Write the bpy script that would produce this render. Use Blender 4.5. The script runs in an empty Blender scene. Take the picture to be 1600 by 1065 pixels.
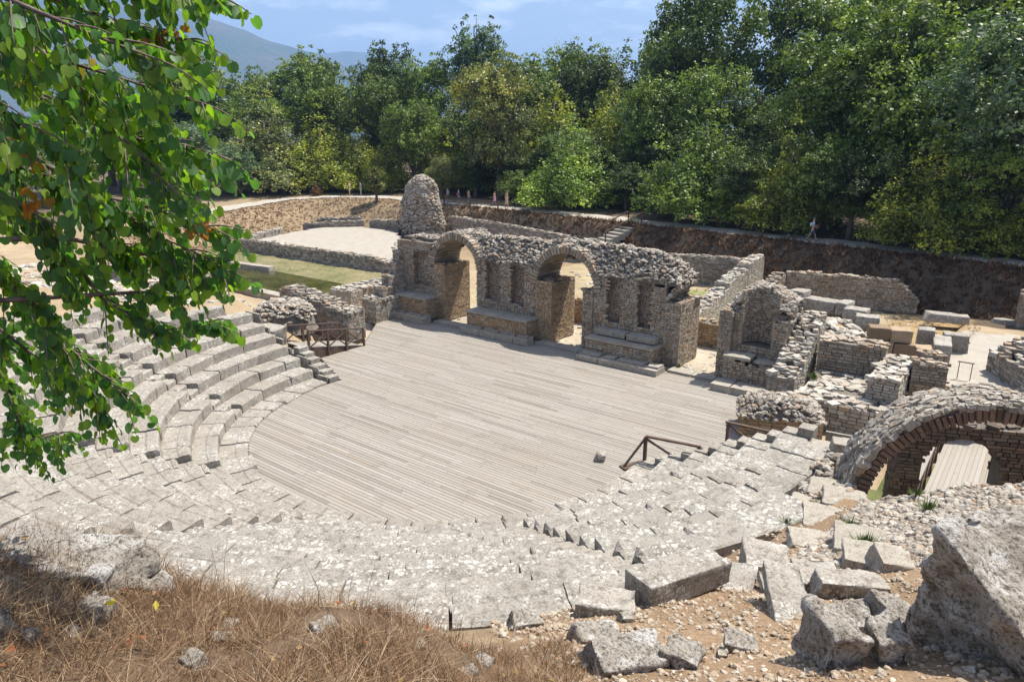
import bpy, bmesh, math, random
import numpy as np
from mathutils import Vector, Matrix, noise as mnoise

S = bpy.context.scene
COL = S.collection
random.seed(7)
RNG = np.random.default_rng(11)
RAD = math.radians

# ------------------------------------------------------------------ camera
CAMP = Vector((17.178, -18.567, 10.5))
cd = bpy.data.cameras.new('camera'); cam = bpy.data.objects.new('camera', cd); COL.objects.link(cam)
cam.location = CAMP; cam.rotation_euler = (RAD(74.0), 0, RAD(37.6))
cd.sensor_width = 36; cd.lens = 1100 / 1600 * 36; cd.clip_start = 0.05; cd.clip_end = 20000
S.camera = cam
# ------------------------------------------------------------------ light
SUNV = Vector((0.20, 0.45, 1.0)).normalized()
EL = math.asin(SUNV.z); AZ = math.atan2(SUNV.x, SUNV.y)
w = bpy.data.worlds.new('World'); S.world = w; w.use_nodes = True
nt = w.node_tree; nt.nodes.clear()
sky = nt.nodes.new('ShaderNodeTexSky'); sky.sky_type = 'NISHITA'; sky.sun_disc = False
sky.sun_elevation = EL; sky.sun_rotation = AZ; sky.air_density = 1.0; sky.dust_density = 2.2; sky.ozone_density = 1.2
bg = nt.nodes.new('ShaderNodeBackground'); bg.inputs[1].default_value = 0.11
wo = nt.nodes.new('ShaderNodeOutputWorld')
tc = nt.nodes.new('ShaderNodeTexCoord'); mp = nt.nodes.new('ShaderNodeMapping'); mp.inputs['Scale'].default_value = (4, 4, 15)
mp.inputs['Location'].default_value = (0.9, 2.4, 0.1)
cn = nt.nodes.new('ShaderNodeTexNoise'); cn.inputs['Scale'].default_value = 1.6; cn.inputs['Detail'].default_value = 9; cn.inputs['Roughness'].default_value = 0.62
cr = nt.nodes.new('ShaderNodeValToRGB'); cr.color_ramp.elements[0].position = 0.5; cr.color_ramp.elements[1].position = 0.74
cr.color_ramp.elements[1].color = (0.75, 0.75, 0.75, 1)
cmx = nt.nodes.new('ShaderNodeMix'); cmx.data_type = 'RGBA'; cmx.inputs['B'].default_value = (9.5, 9.8, 10.2, 1)
L = nt.links.new
L(tc.outputs['Generated'], mp.inputs['Vector']); L(mp.outputs[0], cn.inputs['Vector']); L(cn.outputs['Fac'], cr.inputs[0])
L(cr.outputs[0], cmx.inputs['Factor']); L(sky.outputs[0], cmx.inputs['A']); L(cmx.outputs['Result'], bg.inputs[0]); L(bg.outputs[0], wo.inputs[0])
sl = bpy.data.lights.new('sun', 'SUN'); sl.energy = 5.0; sl.angle = RAD(0.53); sl.color = (1.0, 0.945, 0.85)
so = bpy.data.objects.new('sun', sl); COL.objects.link(so); so.rotation_euler = SUNV.to_track_quat('Z', 'Y').to_euler(); so.location = (20, 30, 60)
S.view_settings.view_transform = 'Standard'; S.view_settings.look = 'None'; S.view_settings.gamma = 1
S.view_settings.exposure = 0.82
S.render.engine = 'CYCLES'; S.cycles.use_denoising = True
S.cycles.max_bounces = 6; S.cycles.diffuse_bounces = 3; S.cycles.transparent_max_bounces = 6; S.cycles.volume_bounces = 0
try: S.cycles.denoiser = 'OPENIMAGEDENOISE'
except Exception: pass

# ------------------------------------------------------------------ materials
class NT:
    def __init__(s, name):
        s.m = bpy.data.materials.new(name); s.m.use_nodes = True
        s.t = s.m.node_tree; s.b = s.t.nodes['Principled BSDF']; s.out = s.t.nodes['Material Output']
        s.b.inputs['Roughness'].default_value = 0.9
        s.b.inputs['Specular IOR Level'].default_value = 0.25
        s.tc = s.t.nodes.new('ShaderNodeTexCoord')
    def n(s, t, **kw):
        x = s.t.nodes.new('ShaderNode' + t)
        for k, v in kw.items():
            if k in x.inputs: x.inputs[k].default_value = v
            else: setattr(x, k, v)
        return x
    def l(s, a, b): s.t.links.new(a, b)
    def noise(s, scale, detail=5, rough=0.6, stretch=None, src=None):
        x = s.n('TexNoise', Scale=scale, Detail=detail, Roughness=rough)
        v = src or s.tc.outputs['Object']
        if stretch:
            m = s.n('Mapping'); m.inputs['Scale'].default_value = stretch; s.l(v, m.inputs[0]); v = m.outputs[0]
        s.l(v, x.inputs['Vector']); return x.outputs['Fac']
    def vor(s, scale, feature='F1', rnd=1.0):
        x = s.n('TexVoronoi', feature=feature, Scale=scale); x.inputs['Randomness'].default_value = rnd
        s.l(s.tc.outputs['Object'], x.inputs['Vector']); return x.outputs['Distance']
    def ramp(s, f, stops):
        r = s.n('ValToRGB'); e = r.color_ramp.elements
        while len(e) < len(stops): e.new(0.5)
        for q, (p, c) in zip(e, stops):
            q.position = p; q.color = (c, c, c, 1) if isinstance(c, (int, float)) else (*c, 1)
        s.l(f, r.inputs[0]); return r.outputs[0]
    def mix(s, f, a, b, mode='MIX'):
        x = s.n('Mix', data_type='RGBA', blend_type=mode)
        for k, v in (('Factor', f), ('A', a), ('B', b)):
            if isinstance(v, (int, float)): x.inputs[k].default_value = v if k == 'Factor' else (v, v, v, 1)
            elif isinstance(v, tuple): x.inputs[k].default_value = (*v, 1)
            else: s.l(v, x.inputs[k])
        return x.outputs['Result']
    def math(s, op, a, b=0.0):
        x = s.n('Math', operation=op)
        for i, v in enumerate((a, b)):
            if isinstance(v, (int, float)): x.inputs[i].default_value = v
            else: s.l(v, x.inputs[i])
        return x.outputs[0]
    def attr(s, name):
        x = s.n('Attribute', attribute_name=name); return x
    def bump(s, h, strength=0.5, dist=0.02):
        x = s.n('Bump', Strength=strength, Distance=dist); s.l(h, x.inputs['Height']); s.l(x.outputs[0], s.b.inputs['Normal'])
    def color(s, c):
        if isinstance(c, tuple): s.b.inputs['Base Color'].default_value = (*c, 1)
        else: s.l(c, s.b.inputs['Base Color'])

def mat_masonry(name, lo, mid, hi, warm, warm_at=0.86, gscale=9.0):
    m = NT(name); t = m.attr('tone').outputs['Fac']
    c = m.ramp(t, [(0.0, lo), (0.35, mid), (0.72, hi), (warm_at, warm), (1.0, mid)])
    n1 = m.noise(1.3, 4, .6); n2 = m.noise(gscale * 2, 6, .7)
    c = m.mix(m.ramp(n1, [(.35, .0), (.7, .55)]), c, tuple(x * .62 for x in mid))
    c = m.mix(m.ramp(n2, [(.3, .5), (.62, 0.)]), c, tuple(x * .5 for x in lo))
    m.color(c); m.bump(n2, .7, .03); return m.m

M_BRICK = mat_masonry('coursed_stone', (.20, .16, .12), (.39, .325, .25), (.53, .465, .375), (.44, .28, .155))
M_OCHRE = mat_masonry('ochre_stone', (.24, .17, .11), (.42, .315, .205), (.54, .43, .30), (.48, .29, .14), .8)
M_RUBBLE = mat_masonry('grey_rubble', (.18, .15, .12), (.38, .34, .28), (.57, .53, .46), (.38, .25, .15), .92)
M_PALE = mat_masonry('pale_rubble', (.27, .24, .195), (.46, .42, .355), (.62, .58, .51), (.46, .35, .24), .9)
M_DARKBRICK = mat_masonry('red_brick', (.11, .075, .055), (.19, .125, .09), (.26, .18, .13), (.33, .22, .15))
M_ARCH = mat_masonry('arch_rubble', (.19, .16, .13), (.39, .35, .29), (.58, .535, .46), (.36, .25, .16), .9)
M_MORTAR = mat_masonry('mortar_core', (.13, .11, .09), (.17, .15, .125), (.2, .175, .145), (.2, .16, .12))
M_REDPLASTER = mat_masonry('red_brick_rubble', (.22, .16, .125), (.37, .29, .23), (.48, .41, .335), (.42, .26, .17))

def mat_limestone(name, base, dark, lichen=.5, lscale=7, white=(.62, .61, .57), strong=.85):
    m = NT(name); t = m.attr('tone').outputs['Fac']
    n1 = m.noise(.9, 5, .6); n2 = m.noise(6, 6, .68); n3 = m.noise(30, 6, .72)
    c = m.mix(m.ramp(t, [(0, 0.), (1, .5)]), base, tuple(x * .72 for x in base))
    c = m.mix(m.ramp(n1, [(.38, 0.), (.68, .75)]), c, tuple(a * .55 + b * .45 for a, b in zip(base, dark)))
    c = m.mix(m.ramp(n2, [(.32, .9), (.5, 0.)]), c, dark)
    # lichen rosettes: round pale patches with ragged rims, in colonies
    v = m.n('TexVoronoi', feature='F1', Scale=lscale); wv = m.n('Mix', data_type='VECTOR')
    nz = m.n('TexNoise', Scale=9.0, Detail=3.0); m.l(m.tc.outputs['Object'], nz.inputs['Vector'])
    ad = m.n('VectorMath', operation='MULTIPLY_ADD'); m.l(nz.outputs['Color'], ad.inputs[0]); ad.inputs[1].default_value = (.09, .09, .09); m.l(m.tc.outputs['Object'], ad.inputs[2])
    m.l(ad.outputs[0], v.inputs['Vector'])
    sp = m.ramp(v.outputs['Distance'], [(.30, 1.), (.36, 0.)])
    v2 = m.n('TexVoronoi', feature='F1', Scale=lscale * 2.3); m.l(ad.outputs[0], v2.inputs['Vector'])
    sp2 = m.ramp(v2.outputs['Distance'], [(.28, 1.), (.35, 0.)])
    sp = m.mix(1., sp, sp2, 'LIGHTEN')
    colony = m.ramp(m.noise(1.1, 4, .6), [(.62 - lichen * .3, 0.), (.74 - lichen * .3, 1.)])
    blot = m.ramp(m.noise(3.1, 6, .7), [(.56, 0.), (.62, .8)])
    lm = m.mix(1., m.mix(1., sp, colony, 'MULTIPLY'), m.mix(.55, 0., m.mix(1., blot, colony, 'MULTIPLY')), 'LIGHTEN')
    c = m.mix(m.mix(1., lm, strong, 'MULTIPLY'), c, white)
    c = m.mix(m.ramp(n3, [(.36, .7), (.5, 0.)]), c, tuple(x * .5 for x in dark))
    pit = m.ramp(m.vor(17), [(.05, .9), (.13, 0.)]); c = m.mix(m.mix(1., pit, m.ramp(m.noise(1.7, 4), [(.45, 0.), (.6, 1.)]), 'MULTIPLY'), c, tuple(x * .4 for x in dark))
    m.color(c); h = m.mix(.5, n2, n3); m.bump(h, .8, .035); return m.m
M_SEAT = mat_limestone('weathered_limestone', (.345, .315, .27), (.15, .13, .105), .5, 6.5, (.50, .485, .44))
M_SEATL = mat_limestone('lichened_limestone', (.33, .305, .265), (.12, .105, .085), .62, 6.2, (.52, .505, .46), .8)
M_BLOCK = mat_limestone('lichened_block', (.36, .33, .285), (.13, .11, .085), .6, 9, (.52, .505, .46))
def mat_rock():
    m = NT('pitted_grey_rock'); n1 = m.noise(1.6, 6, .65); n2 = m.noise(7, 8, .72); n3 = m.noise(28, 6, .75); n4 = m.noise(3.5, 7, .7)
    c = m.mix(m.ramp(n1, [(.35, 0.), (.65, 1.)]), (.50, .46, .40), (.31, .265, .21))
    c = m.mix(m.ramp(n4, [(.5, 0.), (.6, .8)]), c, (.68, .655, .61))
    c = m.mix(m.ramp(n2, [(.33, .85), (.47, 0.)]), c, (.11, .085, .062))
    c = m.mix(m.ramp(n3, [(.38, .85), (.5, 0.)]), c, (.09, .07, .055))
    pit = m.ramp(m.vor(22), [(.08, 1.), (.2, 0.)]); pm = m.mix(1., pit, m.ramp(m.noise(2.5, 4), [(.45, 0.), (.6, 1.)]), 'MULTIPLY')
    c = m.mix(m.mix(1., pm, .8, 'MULTIPLY'), c, (.07, .06, .05))
    m.color(c); h = m.mix(.4, m.mix(.45, n2, n4), n3); h = m.mix(.5, h, m.mix(1., h, m.mix(1., 1., pm, 'SUBTRACT'), 'MULTIPLY')); m.bump(h, 1., .09); return m.m
M_ROCK = mat_rock()
M_SLAB = mat_limestone('flagstone', (.40, .365, .305), (.22, .185, .145), .3, 6, (.52, .50, .45))

def mat_ground():
    m = NT('ground_soil'); a = m.attr('gcol').outputs['Color']
    n1 = m.noise(1.1, 6, .65); n2 = m.noise(14, 6, .7)
    c = m.mix(m.ramp(n1, [(.3, .6), (.65, 0.)]), a, m.mix(1., a, (.62, .56, .5), 'MULTIPLY'))
    c = m.mix(m.ramp(n2, [(.35, .6), (.6, 0.)]), c, m.mix(1., a, (.5, .45, .4), 'MULTIPLY'))
    c = m.mix(m.ramp(m.vor(26), [(.1, .45), (.3, 0.)]), c, m.mix(1., a, (1.35, 1.35, 1.35), 'MULTIPLY'))
    m.color(c); m.bump(m.mix(.5, n1, n2), .9, .08); return m.m
M_GROUND = mat_ground()
def mat_simple(name, a, b, scale=6, rough=.9, bump=.4, dist=.02, stretch=None, speck=None):
    m = NT(name); n = m.noise(scale, 6, .65, stretch); n2 = m.noise(scale * 7, 5, .7, stretch)
    c = m.mix(m.ramp(n, [(.32, 0.), (.68, 1.)]), a, b)
    c = m.mix(m.ramp(n2, [(.35, .35), (.55, 0.)]), c, tuple(x * .6 for x in a))
    if speck: c = m.mix(m.ramp(m.vor(speck), [(.12, .5), (.3, 0.)]), c, tuple(min(1, x * 1.4) for x in b))
    m.color(c); m.b.inputs['Roughness'].default_value = rough; m.bump(m.mix(.5, n, n2), bump, dist); return m.m
M_GRAVEL = mat_simple('pale_gravel', (.31, .28, .235), (.39, .355, .30), 1.2, speck=30)
M_PATH = mat_simple('path_gravel', (.33, .30, .25), (.43, .395, .34), 1.5, speck=25)
M_RAIL = mat_simple('brown_painted_timber', (.085, .055, .04), (.14, .095, .07), 5, .7, .3, .01, (1, 1, 1))
M_GRASS = mat_simple('short_green_turf', (.11, .125, .04), (.25, .205, .115), .45, speck=12)
M_METAL = mat_simple('dark_metal', (.06, .055, .05), (.12, .11, .1), 8, .5, .1)
M_BARK = mat_simple('bark', (.10, .08, .06), (.2, .165, .13), 7, .95, .8, .03, (1, 1, .25))
M_TWIG = mat_simple('twig_bark', (.09, .06, .05), (.24, .19, .16), 14, .9, .3, .01)

def mat_deck():
    m = NT('weathered_deck_boards'); t = m.attr('tone').outputs['Fac']
    g = m.noise(2.2, 6, .7, (1.2, 22, 1)); g2 = m.noise(.35, 4, .6); g3 = m.noise(6, 5, .7, (1, 12, 1))
    c = m.ramp(t, [(0, (.185, .165, .138)), (.3, (.25, .228, .195)), (.6, (.288, .264, .228)), (.9, (.33, .305, .268)), (1., (.25, .21, .16))])
    c = m.mix(m.ramp(g, [(.3, .55), (.6, 0.)]), c, (.25, .215, .18))
    c = m.mix(m.ramp(g3, [(.5, 0.), (.72, .5)]), c, (.37, .35, .315))
    c = m.mix(m.ramp(g2, [(.45, 0.), (.7, .3)]), c, (.27, .225, .17)); c = m.mix(m.ramp(m.noise(.9, 6, .7), [(.55, 0.), (.7, .45)]), c, (.17, .15, .125))
    m.color(c); m.b.inputs['Roughness'].default_value = .8; m.bump(g, .35, .006); return m.m
M_DECK = mat_deck()
def mat_water():
    m = NT('pond_water'); n = m.noise(.35, 5, .6); n2 = m.noise(3, 4, .6)
    c = m.mix(m.ramp(n, [(.42, 0.), (.62, 1.)]), (.028, .030, .008), (.085, .075, .028))
    c = m.mix(m.ramp(n2, [(.55, 0.), (.75, .6)]), c, (.14, .14, .10))
    m.color(c); m.b.inputs['Roughness'].default_value = .12; m.b.inputs['Specular IOR Level'].default_value = .5; m.bump(m.noise(9, 3), .06, .02); return m.m
M_WATER = mat_water()

def mat_leaf(name, trans=.3, rough=.45, gain=1.0, spec=.3):
    m = NT(name); oc = m.n('ObjectInfo').outputs['Color']; t = m.attr('tone').outputs['Fac']
    c = m.mix(1., oc, m.ramp(t, [(0, .28 * gain), (.5, .82 * gain), (1, (1.95 * gain, 1.6 * gain, .9 * gain))]), 'MULTIPLY')
    m.color(c); m.b.inputs['Roughness'].default_value = rough; m.b.inputs['Specular IOR Level'].default_value = spec
    tr = m.n('BsdfTranslucent'); m.l(m.mix(1., c, (1.35, 1.5, .55), 'MULTIPLY'), tr.inputs['Color'])
    ms = m.n('MixShader'); ms.inputs[0].default_value = trans
    m.l(m.b.outputs[0], ms.inputs[1]); m.l(tr.outputs[0], ms.inputs[2]); m.l(ms.outputs[0], m.out.inputs['Surface']); return m.m
M_LEAF = mat_leaf('tree_foliage', .25, .5)
def mat_nearleaf():
    m = NT('heart_leaf'); t = m.attr('tone').outputs['Fac']; a = m.attr('lcol').outputs['Color']
    c = m.mix(m.ramp(m.noise(30, 4), [(.3, .35), (.65, 0.)]), a, m.mix(1., a, .6, 'MULTIPLY'))
    m.color(c); m.b.inputs['Roughness'].default_value = .48; m.b.inputs['Specular IOR Level'].default_value = .35
    tr = m.n('BsdfTranslucent'); m.l(m.mix(1., c, (2.0, 2.4, .7), 'MULTIPLY'), tr.inputs['Color'])
    ms = m.n('MixShader'); ms.inputs[0].default_value = .48
    m.l(m.b.outputs[0], ms.inputs[1]); m.l(tr.outputs[0], ms.inputs[2]); m.l(ms.outputs[0], m.out.inputs['Surface']); return m.m
M_NEARLEAF = mat_nearleaf()
def mat_straw(name):
    m = NT(name); t = m.attr('tone').outputs['Fac']
    c = m.ramp(t, [(0, (.045, .026, .016)), (.4, (.15, .082, .045)), (.75, (.27, .17, .092)), (1, (.47, .36, .235))])
    m.color(c); tr = m.n('BsdfTranslucent'); m.l(c, tr.inputs['Color'])
    ms = m.n('MixShader'); ms.inputs[0].default_value = .25
    m.l(m.b.outputs[0], ms.inputs[1]); m.l(tr.outputs[0], ms.inputs[2]); m.l(ms.outputs[0], m.out.inputs['Surface']); return m.m
M_STRAW = mat_straw('dry_straw'); M_BRUSH = mat_straw('dark_brush')
def mat_cloth(name, c):
    m = NT(name); n = m.noise(30, 4); m.color(m.mix(m.ramp(n, [(.3, .3), (.6, 0.)]), c, tuple(x * .75 for x in c))); return m.m
M_MOUNT = mat_simple('mountain_scrub', (.02, .07, .025), (.11, .10, .065), .0035, bump=1., dist=60)

# ------------------------------------------------------------------ mesh helpers
class MB:
    def __init__(s): s.v = []; s.f = []; s.t = []; s.c = []
    def add(s, vs, fs, tone=.5, col=None):
        o = len(s.v); s.v.extend([tuple(x) for x in vs]); s.f.extend([tuple(i + o for i in f) for f in fs])
        s.t.extend([tone] * len(fs) if not isinstance(tone, list) else tone)
        if col is not None: s.c.extend([col] * len(fs))
    _g = (1 + 5 ** .5) / 2
    ICO = np.array([(-1, _g, 0), (1, _g, 0), (-1, -_g, 0), (1, -_g, 0), (0, -1, _g), (0, 1, _g), (0, -1, -_g), (0, 1, -_g), (_g, 0, -1), (_g, 0, 1), (-_g, 0, -1), (-_g, 0, 1)]) / 1.78
    ICOF = [(0, 11, 5), (0, 5, 1), (0, 1, 7), (0, 7, 10), (0, 10, 11), (1, 5, 9), (5, 11, 4), (11, 10, 2), (10, 7, 6), (7, 1, 8), (3, 9, 4), (3, 4, 2), (3, 2, 6), (3, 6, 8), (3, 8, 9), (4, 9, 5), (2, 4, 11), (6, 2, 10), (8, 6, 7), (9, 8, 1)]
    HEX = [(0, 3, 2, 1), (4, 5, 6, 7), (0, 1, 5, 4), (1, 2, 6, 5), (2, 3, 7, 6), (3, 0, 4, 7)]
    def hexa(s, p, tone=.5): s.add(p, s.HEX, tone)
    def box(s, x0, x1, y0, y1, z0, z1, tone=.5):
        s.hexa([(x0, y0, z0), (x1, y0, z0), (x1, y1, z0), (x0, y1, z0), (x0, y0, z1), (x1, y0, z1), (x1, y1, z1), (x0, y1, z1)], tone)
    def stone(s, c, ax, ay, az, j=.15, tone=None):
        # irregular stone: hexahedron with a slightly smaller, jittered outline on every corner
        c = np.array(c, float); ax, ay, az = (np.array(a, float) for a in (ax, ay, az))
        if j >= .2:     # broken cobble: rough twenty-sided lump, squared off a little
            p = np.sign(MB.ICO) * np.abs(MB.ICO) ** .72 * RNG.uniform(.78, 1.12, (12, 1)) * RNG.uniform(.9, 1.1, (12, 3)); return s.add(c + p[:, :1] * ax + p[:, 1:2] * ay + p[:, 2:] * az, MB.ICOF, float(RNG.random()) if tone is None else tone)
        r = RNG.uniform(1 - j * 1.6, 1 + j * .3, (8, 3))
        sg = [(-1, -1, -1), (1, -1, -1), (1, 1, -1), (-1, 1, -1), (-1, -1, 1), (1, -1, 1), (1, 1, 1), (-1, 1, 1)]
        s.hexa([c + ax * a * r[i, 0] + ay * b * r[i, 1] + az * d * r[i, 2] for i, (a, b, d) in enumerate(sg)], float(RNG.random()) if tone is None else tone)
    def beam(s, a, b, w, h, tone=.5, up=(0, 0, 1)):
        a, b = Vector(a), Vector(b); d = (b - a).normalized(); u = Vector(up)
        if abs(d.dot(u)) > .98: u = Vector((1, 0, 0))
        r = d.cross(u).normalized() * w / 2; q = r.cross(d).normalized() * h / 2
        s.hexa([a - r - q, a + r - q, b + r - q, b - r - q, a - r + q, a + r + q, b + r + q, b - r + q], tone)
    def tube(s, pts, rad, n=6, tone=.5):
        pts = [Vector(p) for p in pts]; o = len(s.v); k = len(pts)
        for i, p in enumerate(pts):
            d = (pts[min(i + 1, k - 1)] - pts[max(i - 1, 0)]).normalized()
            u = d.cross(Vector((0, 0, 1)) if abs(d.z) < .95 else Vector((1, 0, 0))).normalized(); q = d.cross(u)
            rr = rad[i] if isinstance(rad, (list, tuple)) else rad
            for j in range(n):
                t = 2 * math.pi * j / n; s.v.append(tuple(p + (u * math.cos(t) + q * math.sin(t)) * rr))
        for i in range(k - 1):
            for j in range(n):
                s.f.append((o + i * n + j, o + i * n + (j + 1) % n, o + (i + 1) * n + (j + 1) % n, o + (i + 1) * n + j)); s.t.append(tone)
        s.f.append(tuple(o + j for j in range(n))[::-1]); s.t.append(tone)
        s.f.append(tuple(o + (k - 1) * n + j for j in range(n))); s.t.append(tone)
    def build(s, name, mat, parent=None, loc=None, smooth=False):
        me = bpy.data.meshes.new(name); v = np.array(s.v, dtype=float)
        if loc is not None: v = v - np.array(loc, float)
        me.from_pydata(v.tolist(), [], s.f); me.update()
        a = me.attributes.new('tone', 'FLOAT', 'FACE'); a.data.foreach_set('value', np.array(s.t, dtype=np.float32))
        if s.c:
            a = me.attributes.new('lcol', 'FLOAT_COLOR', 'FACE'); a.data.foreach_set('color', np.array([(*c, 1) for c in s.c], dtype=np.float32).ravel())
        me.materials.append(mat)
        if smooth: me.polygons.foreach_set('use_smooth', [True] * len(me.polygons))
        o = bpy.data.objects.new(name, me); COL.objects.link(o)
        if loc is not None: o.location = loc
        if parent is not None: attach(o, parent)
        return o
def attach(o, parent):
    o.parent = parent; o.matrix_parent_inverse = Matrix.Translation(-Vector(parent.location))
def tag(o, label=None, cat=None, group=None, kind=None):
    if label: o['label'] = label
    if cat: o['category'] = cat
    if group: o['group'] = group
    if kind: o['kind'] = kind
    return o
def thing(name, label, cat, loc, group=None):
    o = bpy.data.objects.new(name, None); COL.objects.link(o); o.location = loc; o.empty_display_size = .3
    return tag(o, label, cat, group)
def copy_thing(o, loc, rz=0, sc=None):
    r = o.copy(); COL.objects.link(r); r.location = loc; r.rotation_euler = (0, 0, rz)
    if sc: r.scale = sc
    for ch in o.children:
        c = ch.copy(); COL.objects.link(c); c.parent = r
        for g in ch.children:
            d = g.copy(); COL.objects.link(d); d.parent = c
    return r
def fbm(x, y, z, sc, o=4):
    return mnoise.fractal(Vector((x * sc, y * sc, z * sc)), 1.0, 2.0, o)
def sstep(a, b, x):
    t = np.clip((x - a) / (b - a), 0, 1); return t * t * (3 - 2 * t)

# rough block from 8 corners: bevelled, subdivided, eroded
def block_mesh(corners, name, mat, parent=None, cuts=5, rough=.03, bev=.06, sc=2.2, seed=0, loc=None, tone=None, chip=.5, facet=0.):
    bm = bmesh.new(); vs = [bm.verts.new(c) for c in corners]
    for f in MB.HEX: bm.faces.new([vs[i] for i in f])
    bmesh.ops.recalc_face_normals(bm, faces=bm.faces)
    bmesh.ops.bevel(bm, geom=list(bm.edges), offset=bev, segments=2, affect='EDGES', profile=.6)
    bmesh.ops.subdivide_edges(bm, edges=[e for e in bm.edges if e.calc_length() > bev * 1.6], cuts=cuts, use_grid_fill=True)
    bm.normal_update()
    for v in bm.verts:
        p = v.co + Vector((seed * 7.3, seed * 3.1, seed * 1.7))
        q = p * sc * 1.15; vd, vp = mnoise.voronoi(q); q2 = p * sc * 2.9; vd2, vp2 = mnoise.voronoi(q2)
        d = fbm(p.x, p.y, p.z, sc, 6) * rough * 1.1 + (vd[1] - vd[0] - .35) * rough * 1.3 * facet + (vd2[1] - vd2[0] - .3) * rough * .6 * facet
        d -= max(0., mnoise.noise(p * sc * .55) - .22) * rough * 4 * chip
        v.co += v.normal * d
    me = bpy.data.meshes.new(name); bm.to_mesh(me); bm.free()
    return finish_mesh(me, name, mat, parent, loc, tone)
def finish_mesh(me, name, mat, parent=None, loc=None, tone=None, smooth=True):
    if loc is not None: me.transform(Matrix.Translation(-Vector(loc)))
    a = me.attributes.new('tone', 'FLOAT', 'FACE'); a.data.foreach_set('value', np.full(len(me.polygons), random.random() if tone is None else tone, dtype=np.float32))
    me.materials.append(mat)
    if smooth: me.polygons.foreach_set('use_smooth', [True] * len(me.polygons))
    o = bpy.data.objects.new(name, me); COL.objects.link(o)
    if loc is not None: o.location = loc
    if parent is not None: attach(o, parent)
    return o
def ang_rock(c, size, rz=0, tilt=(0, 0), seed=0, taper=.15, name='rock', mat=None, rough=.04, cuts=5, sc=2.4, bev=None, facet=0.):
    # an angular boulder: skewed box with unequal corners
    rr = random.Random(seed); sx, sy, sz = (q / 2 for q in size)
    R = Matrix.Rotation(rz, 4, 'Z') @ Matrix.Rotation(tilt[0], 4, 'X') @ Matrix.Rotation(tilt[1], 4, 'Y'); P = []
    for k, (a, b, d) in enumerate([(-1, -1, -1), (1, -1, -1), (1, 1, -1), (-1, 1, -1), (-1, -1, 1), (1, -1, 1), (1, 1, 1), (-1, 1, 1)]):
        t = 1 - taper * (d > 0)
        p = Vector((a * sx * t * rr.uniform(.78, 1.05), b * sy * t * rr.uniform(.78, 1.05), d * sz * rr.uniform(.8, 1.05)))
        P.append(R @ p + Vector(c))
    return block_mesh(P, name, mat or M_ROCK, None, cuts, rough, bev or min(size) * .12, sc, seed, c, None, .5, facet)

# masonry: coursed stones on the faces of a straight wall with a stone top
def face(mb, p0, p1, nrm, zb, zt, course=.12, lo=.16, hi=.42, skip=None, gap=.014, out=.02, depth=.1):
    p0 = np.array(p0, float); p1 = np.array(p1, float); d = p1 - p0; Ln = np.hypot(*d); d = d / Ln; n = np.array(nrm, float)
    zmax = max(zt(q * Ln / 12) for q in range(13)); z = zb
    while z < zmax:
        h = course * RNG.uniform(.78, 1.25); s = -RNG.uniform(0, lo * .5)
        while s < Ln:
            l = RNG.uniform(lo, hi); s0 = max(s, 0); s1 = min(s + l, Ln); s += l
            if s1 - s0 < .04: continue
            sc = (s0 + s1) / 2
            if z + h * .55 > zt(sc): continue
            if skip and skip(sc, z + h / 2, (s1 - s0) / 2): continue
            o = RNG.uniform(0, out); c = p0 + d * sc + n * (o - depth / 2)
            mb.stone((c[0], c[1], z + h / 2), (*(d * ((s1 - s0) / 2 - gap / 2)), 0), (*(n * depth / 2), 0), (0, 0, h / 2 - gap / 2), .09)
        z += h
def topstones(mb, p0, p1, n, t, zt, size=.24, zoff=.0, flat=.45, dens=1.0, inset=.0):
    p0 = np.array(p0, float); p1 = np.array(p1, float); d = p1 - p0; Ln = np.hypot(*d); d = d / Ln; n = np.array(n, float)
    size = size * .8; k = int(Ln * t / (size * size) * 1.3 * dens)
    for _ in range(k):
        s = RNG.uniform(0, Ln); q = RNG.uniform(inset, t - inset); a = RNG.uniform(0, 6.28); z = size * RNG.uniform(.35, .62); e = RNG.uniform(.6, 1.5)
        c = p0 + d * s - n * q; ax = np.array([math.cos(a), math.sin(a), RNG.uniform(-.12, .12)]) * z * e; ay = np.array([-math.sin(a), math.cos(a), RNG.uniform(-.12, .12)]) * z
        mb.stone((c[0], c[1], zt(s) + zoff + RNG.uniform(-.05, .04)), ax, ay, (0, 0, z * (flat + .18)), .13)
def prof(pts, amp=.05, f=1.6, seed=0):
    xs = [p[0] for p in pts]; zs = [p[1] for p in pts]
    return lambda s: float(np.interp(s, xs, zs)) + amp * mnoise.noise(Vector((s * f + seed * 9.1, seed, .5)))
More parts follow.
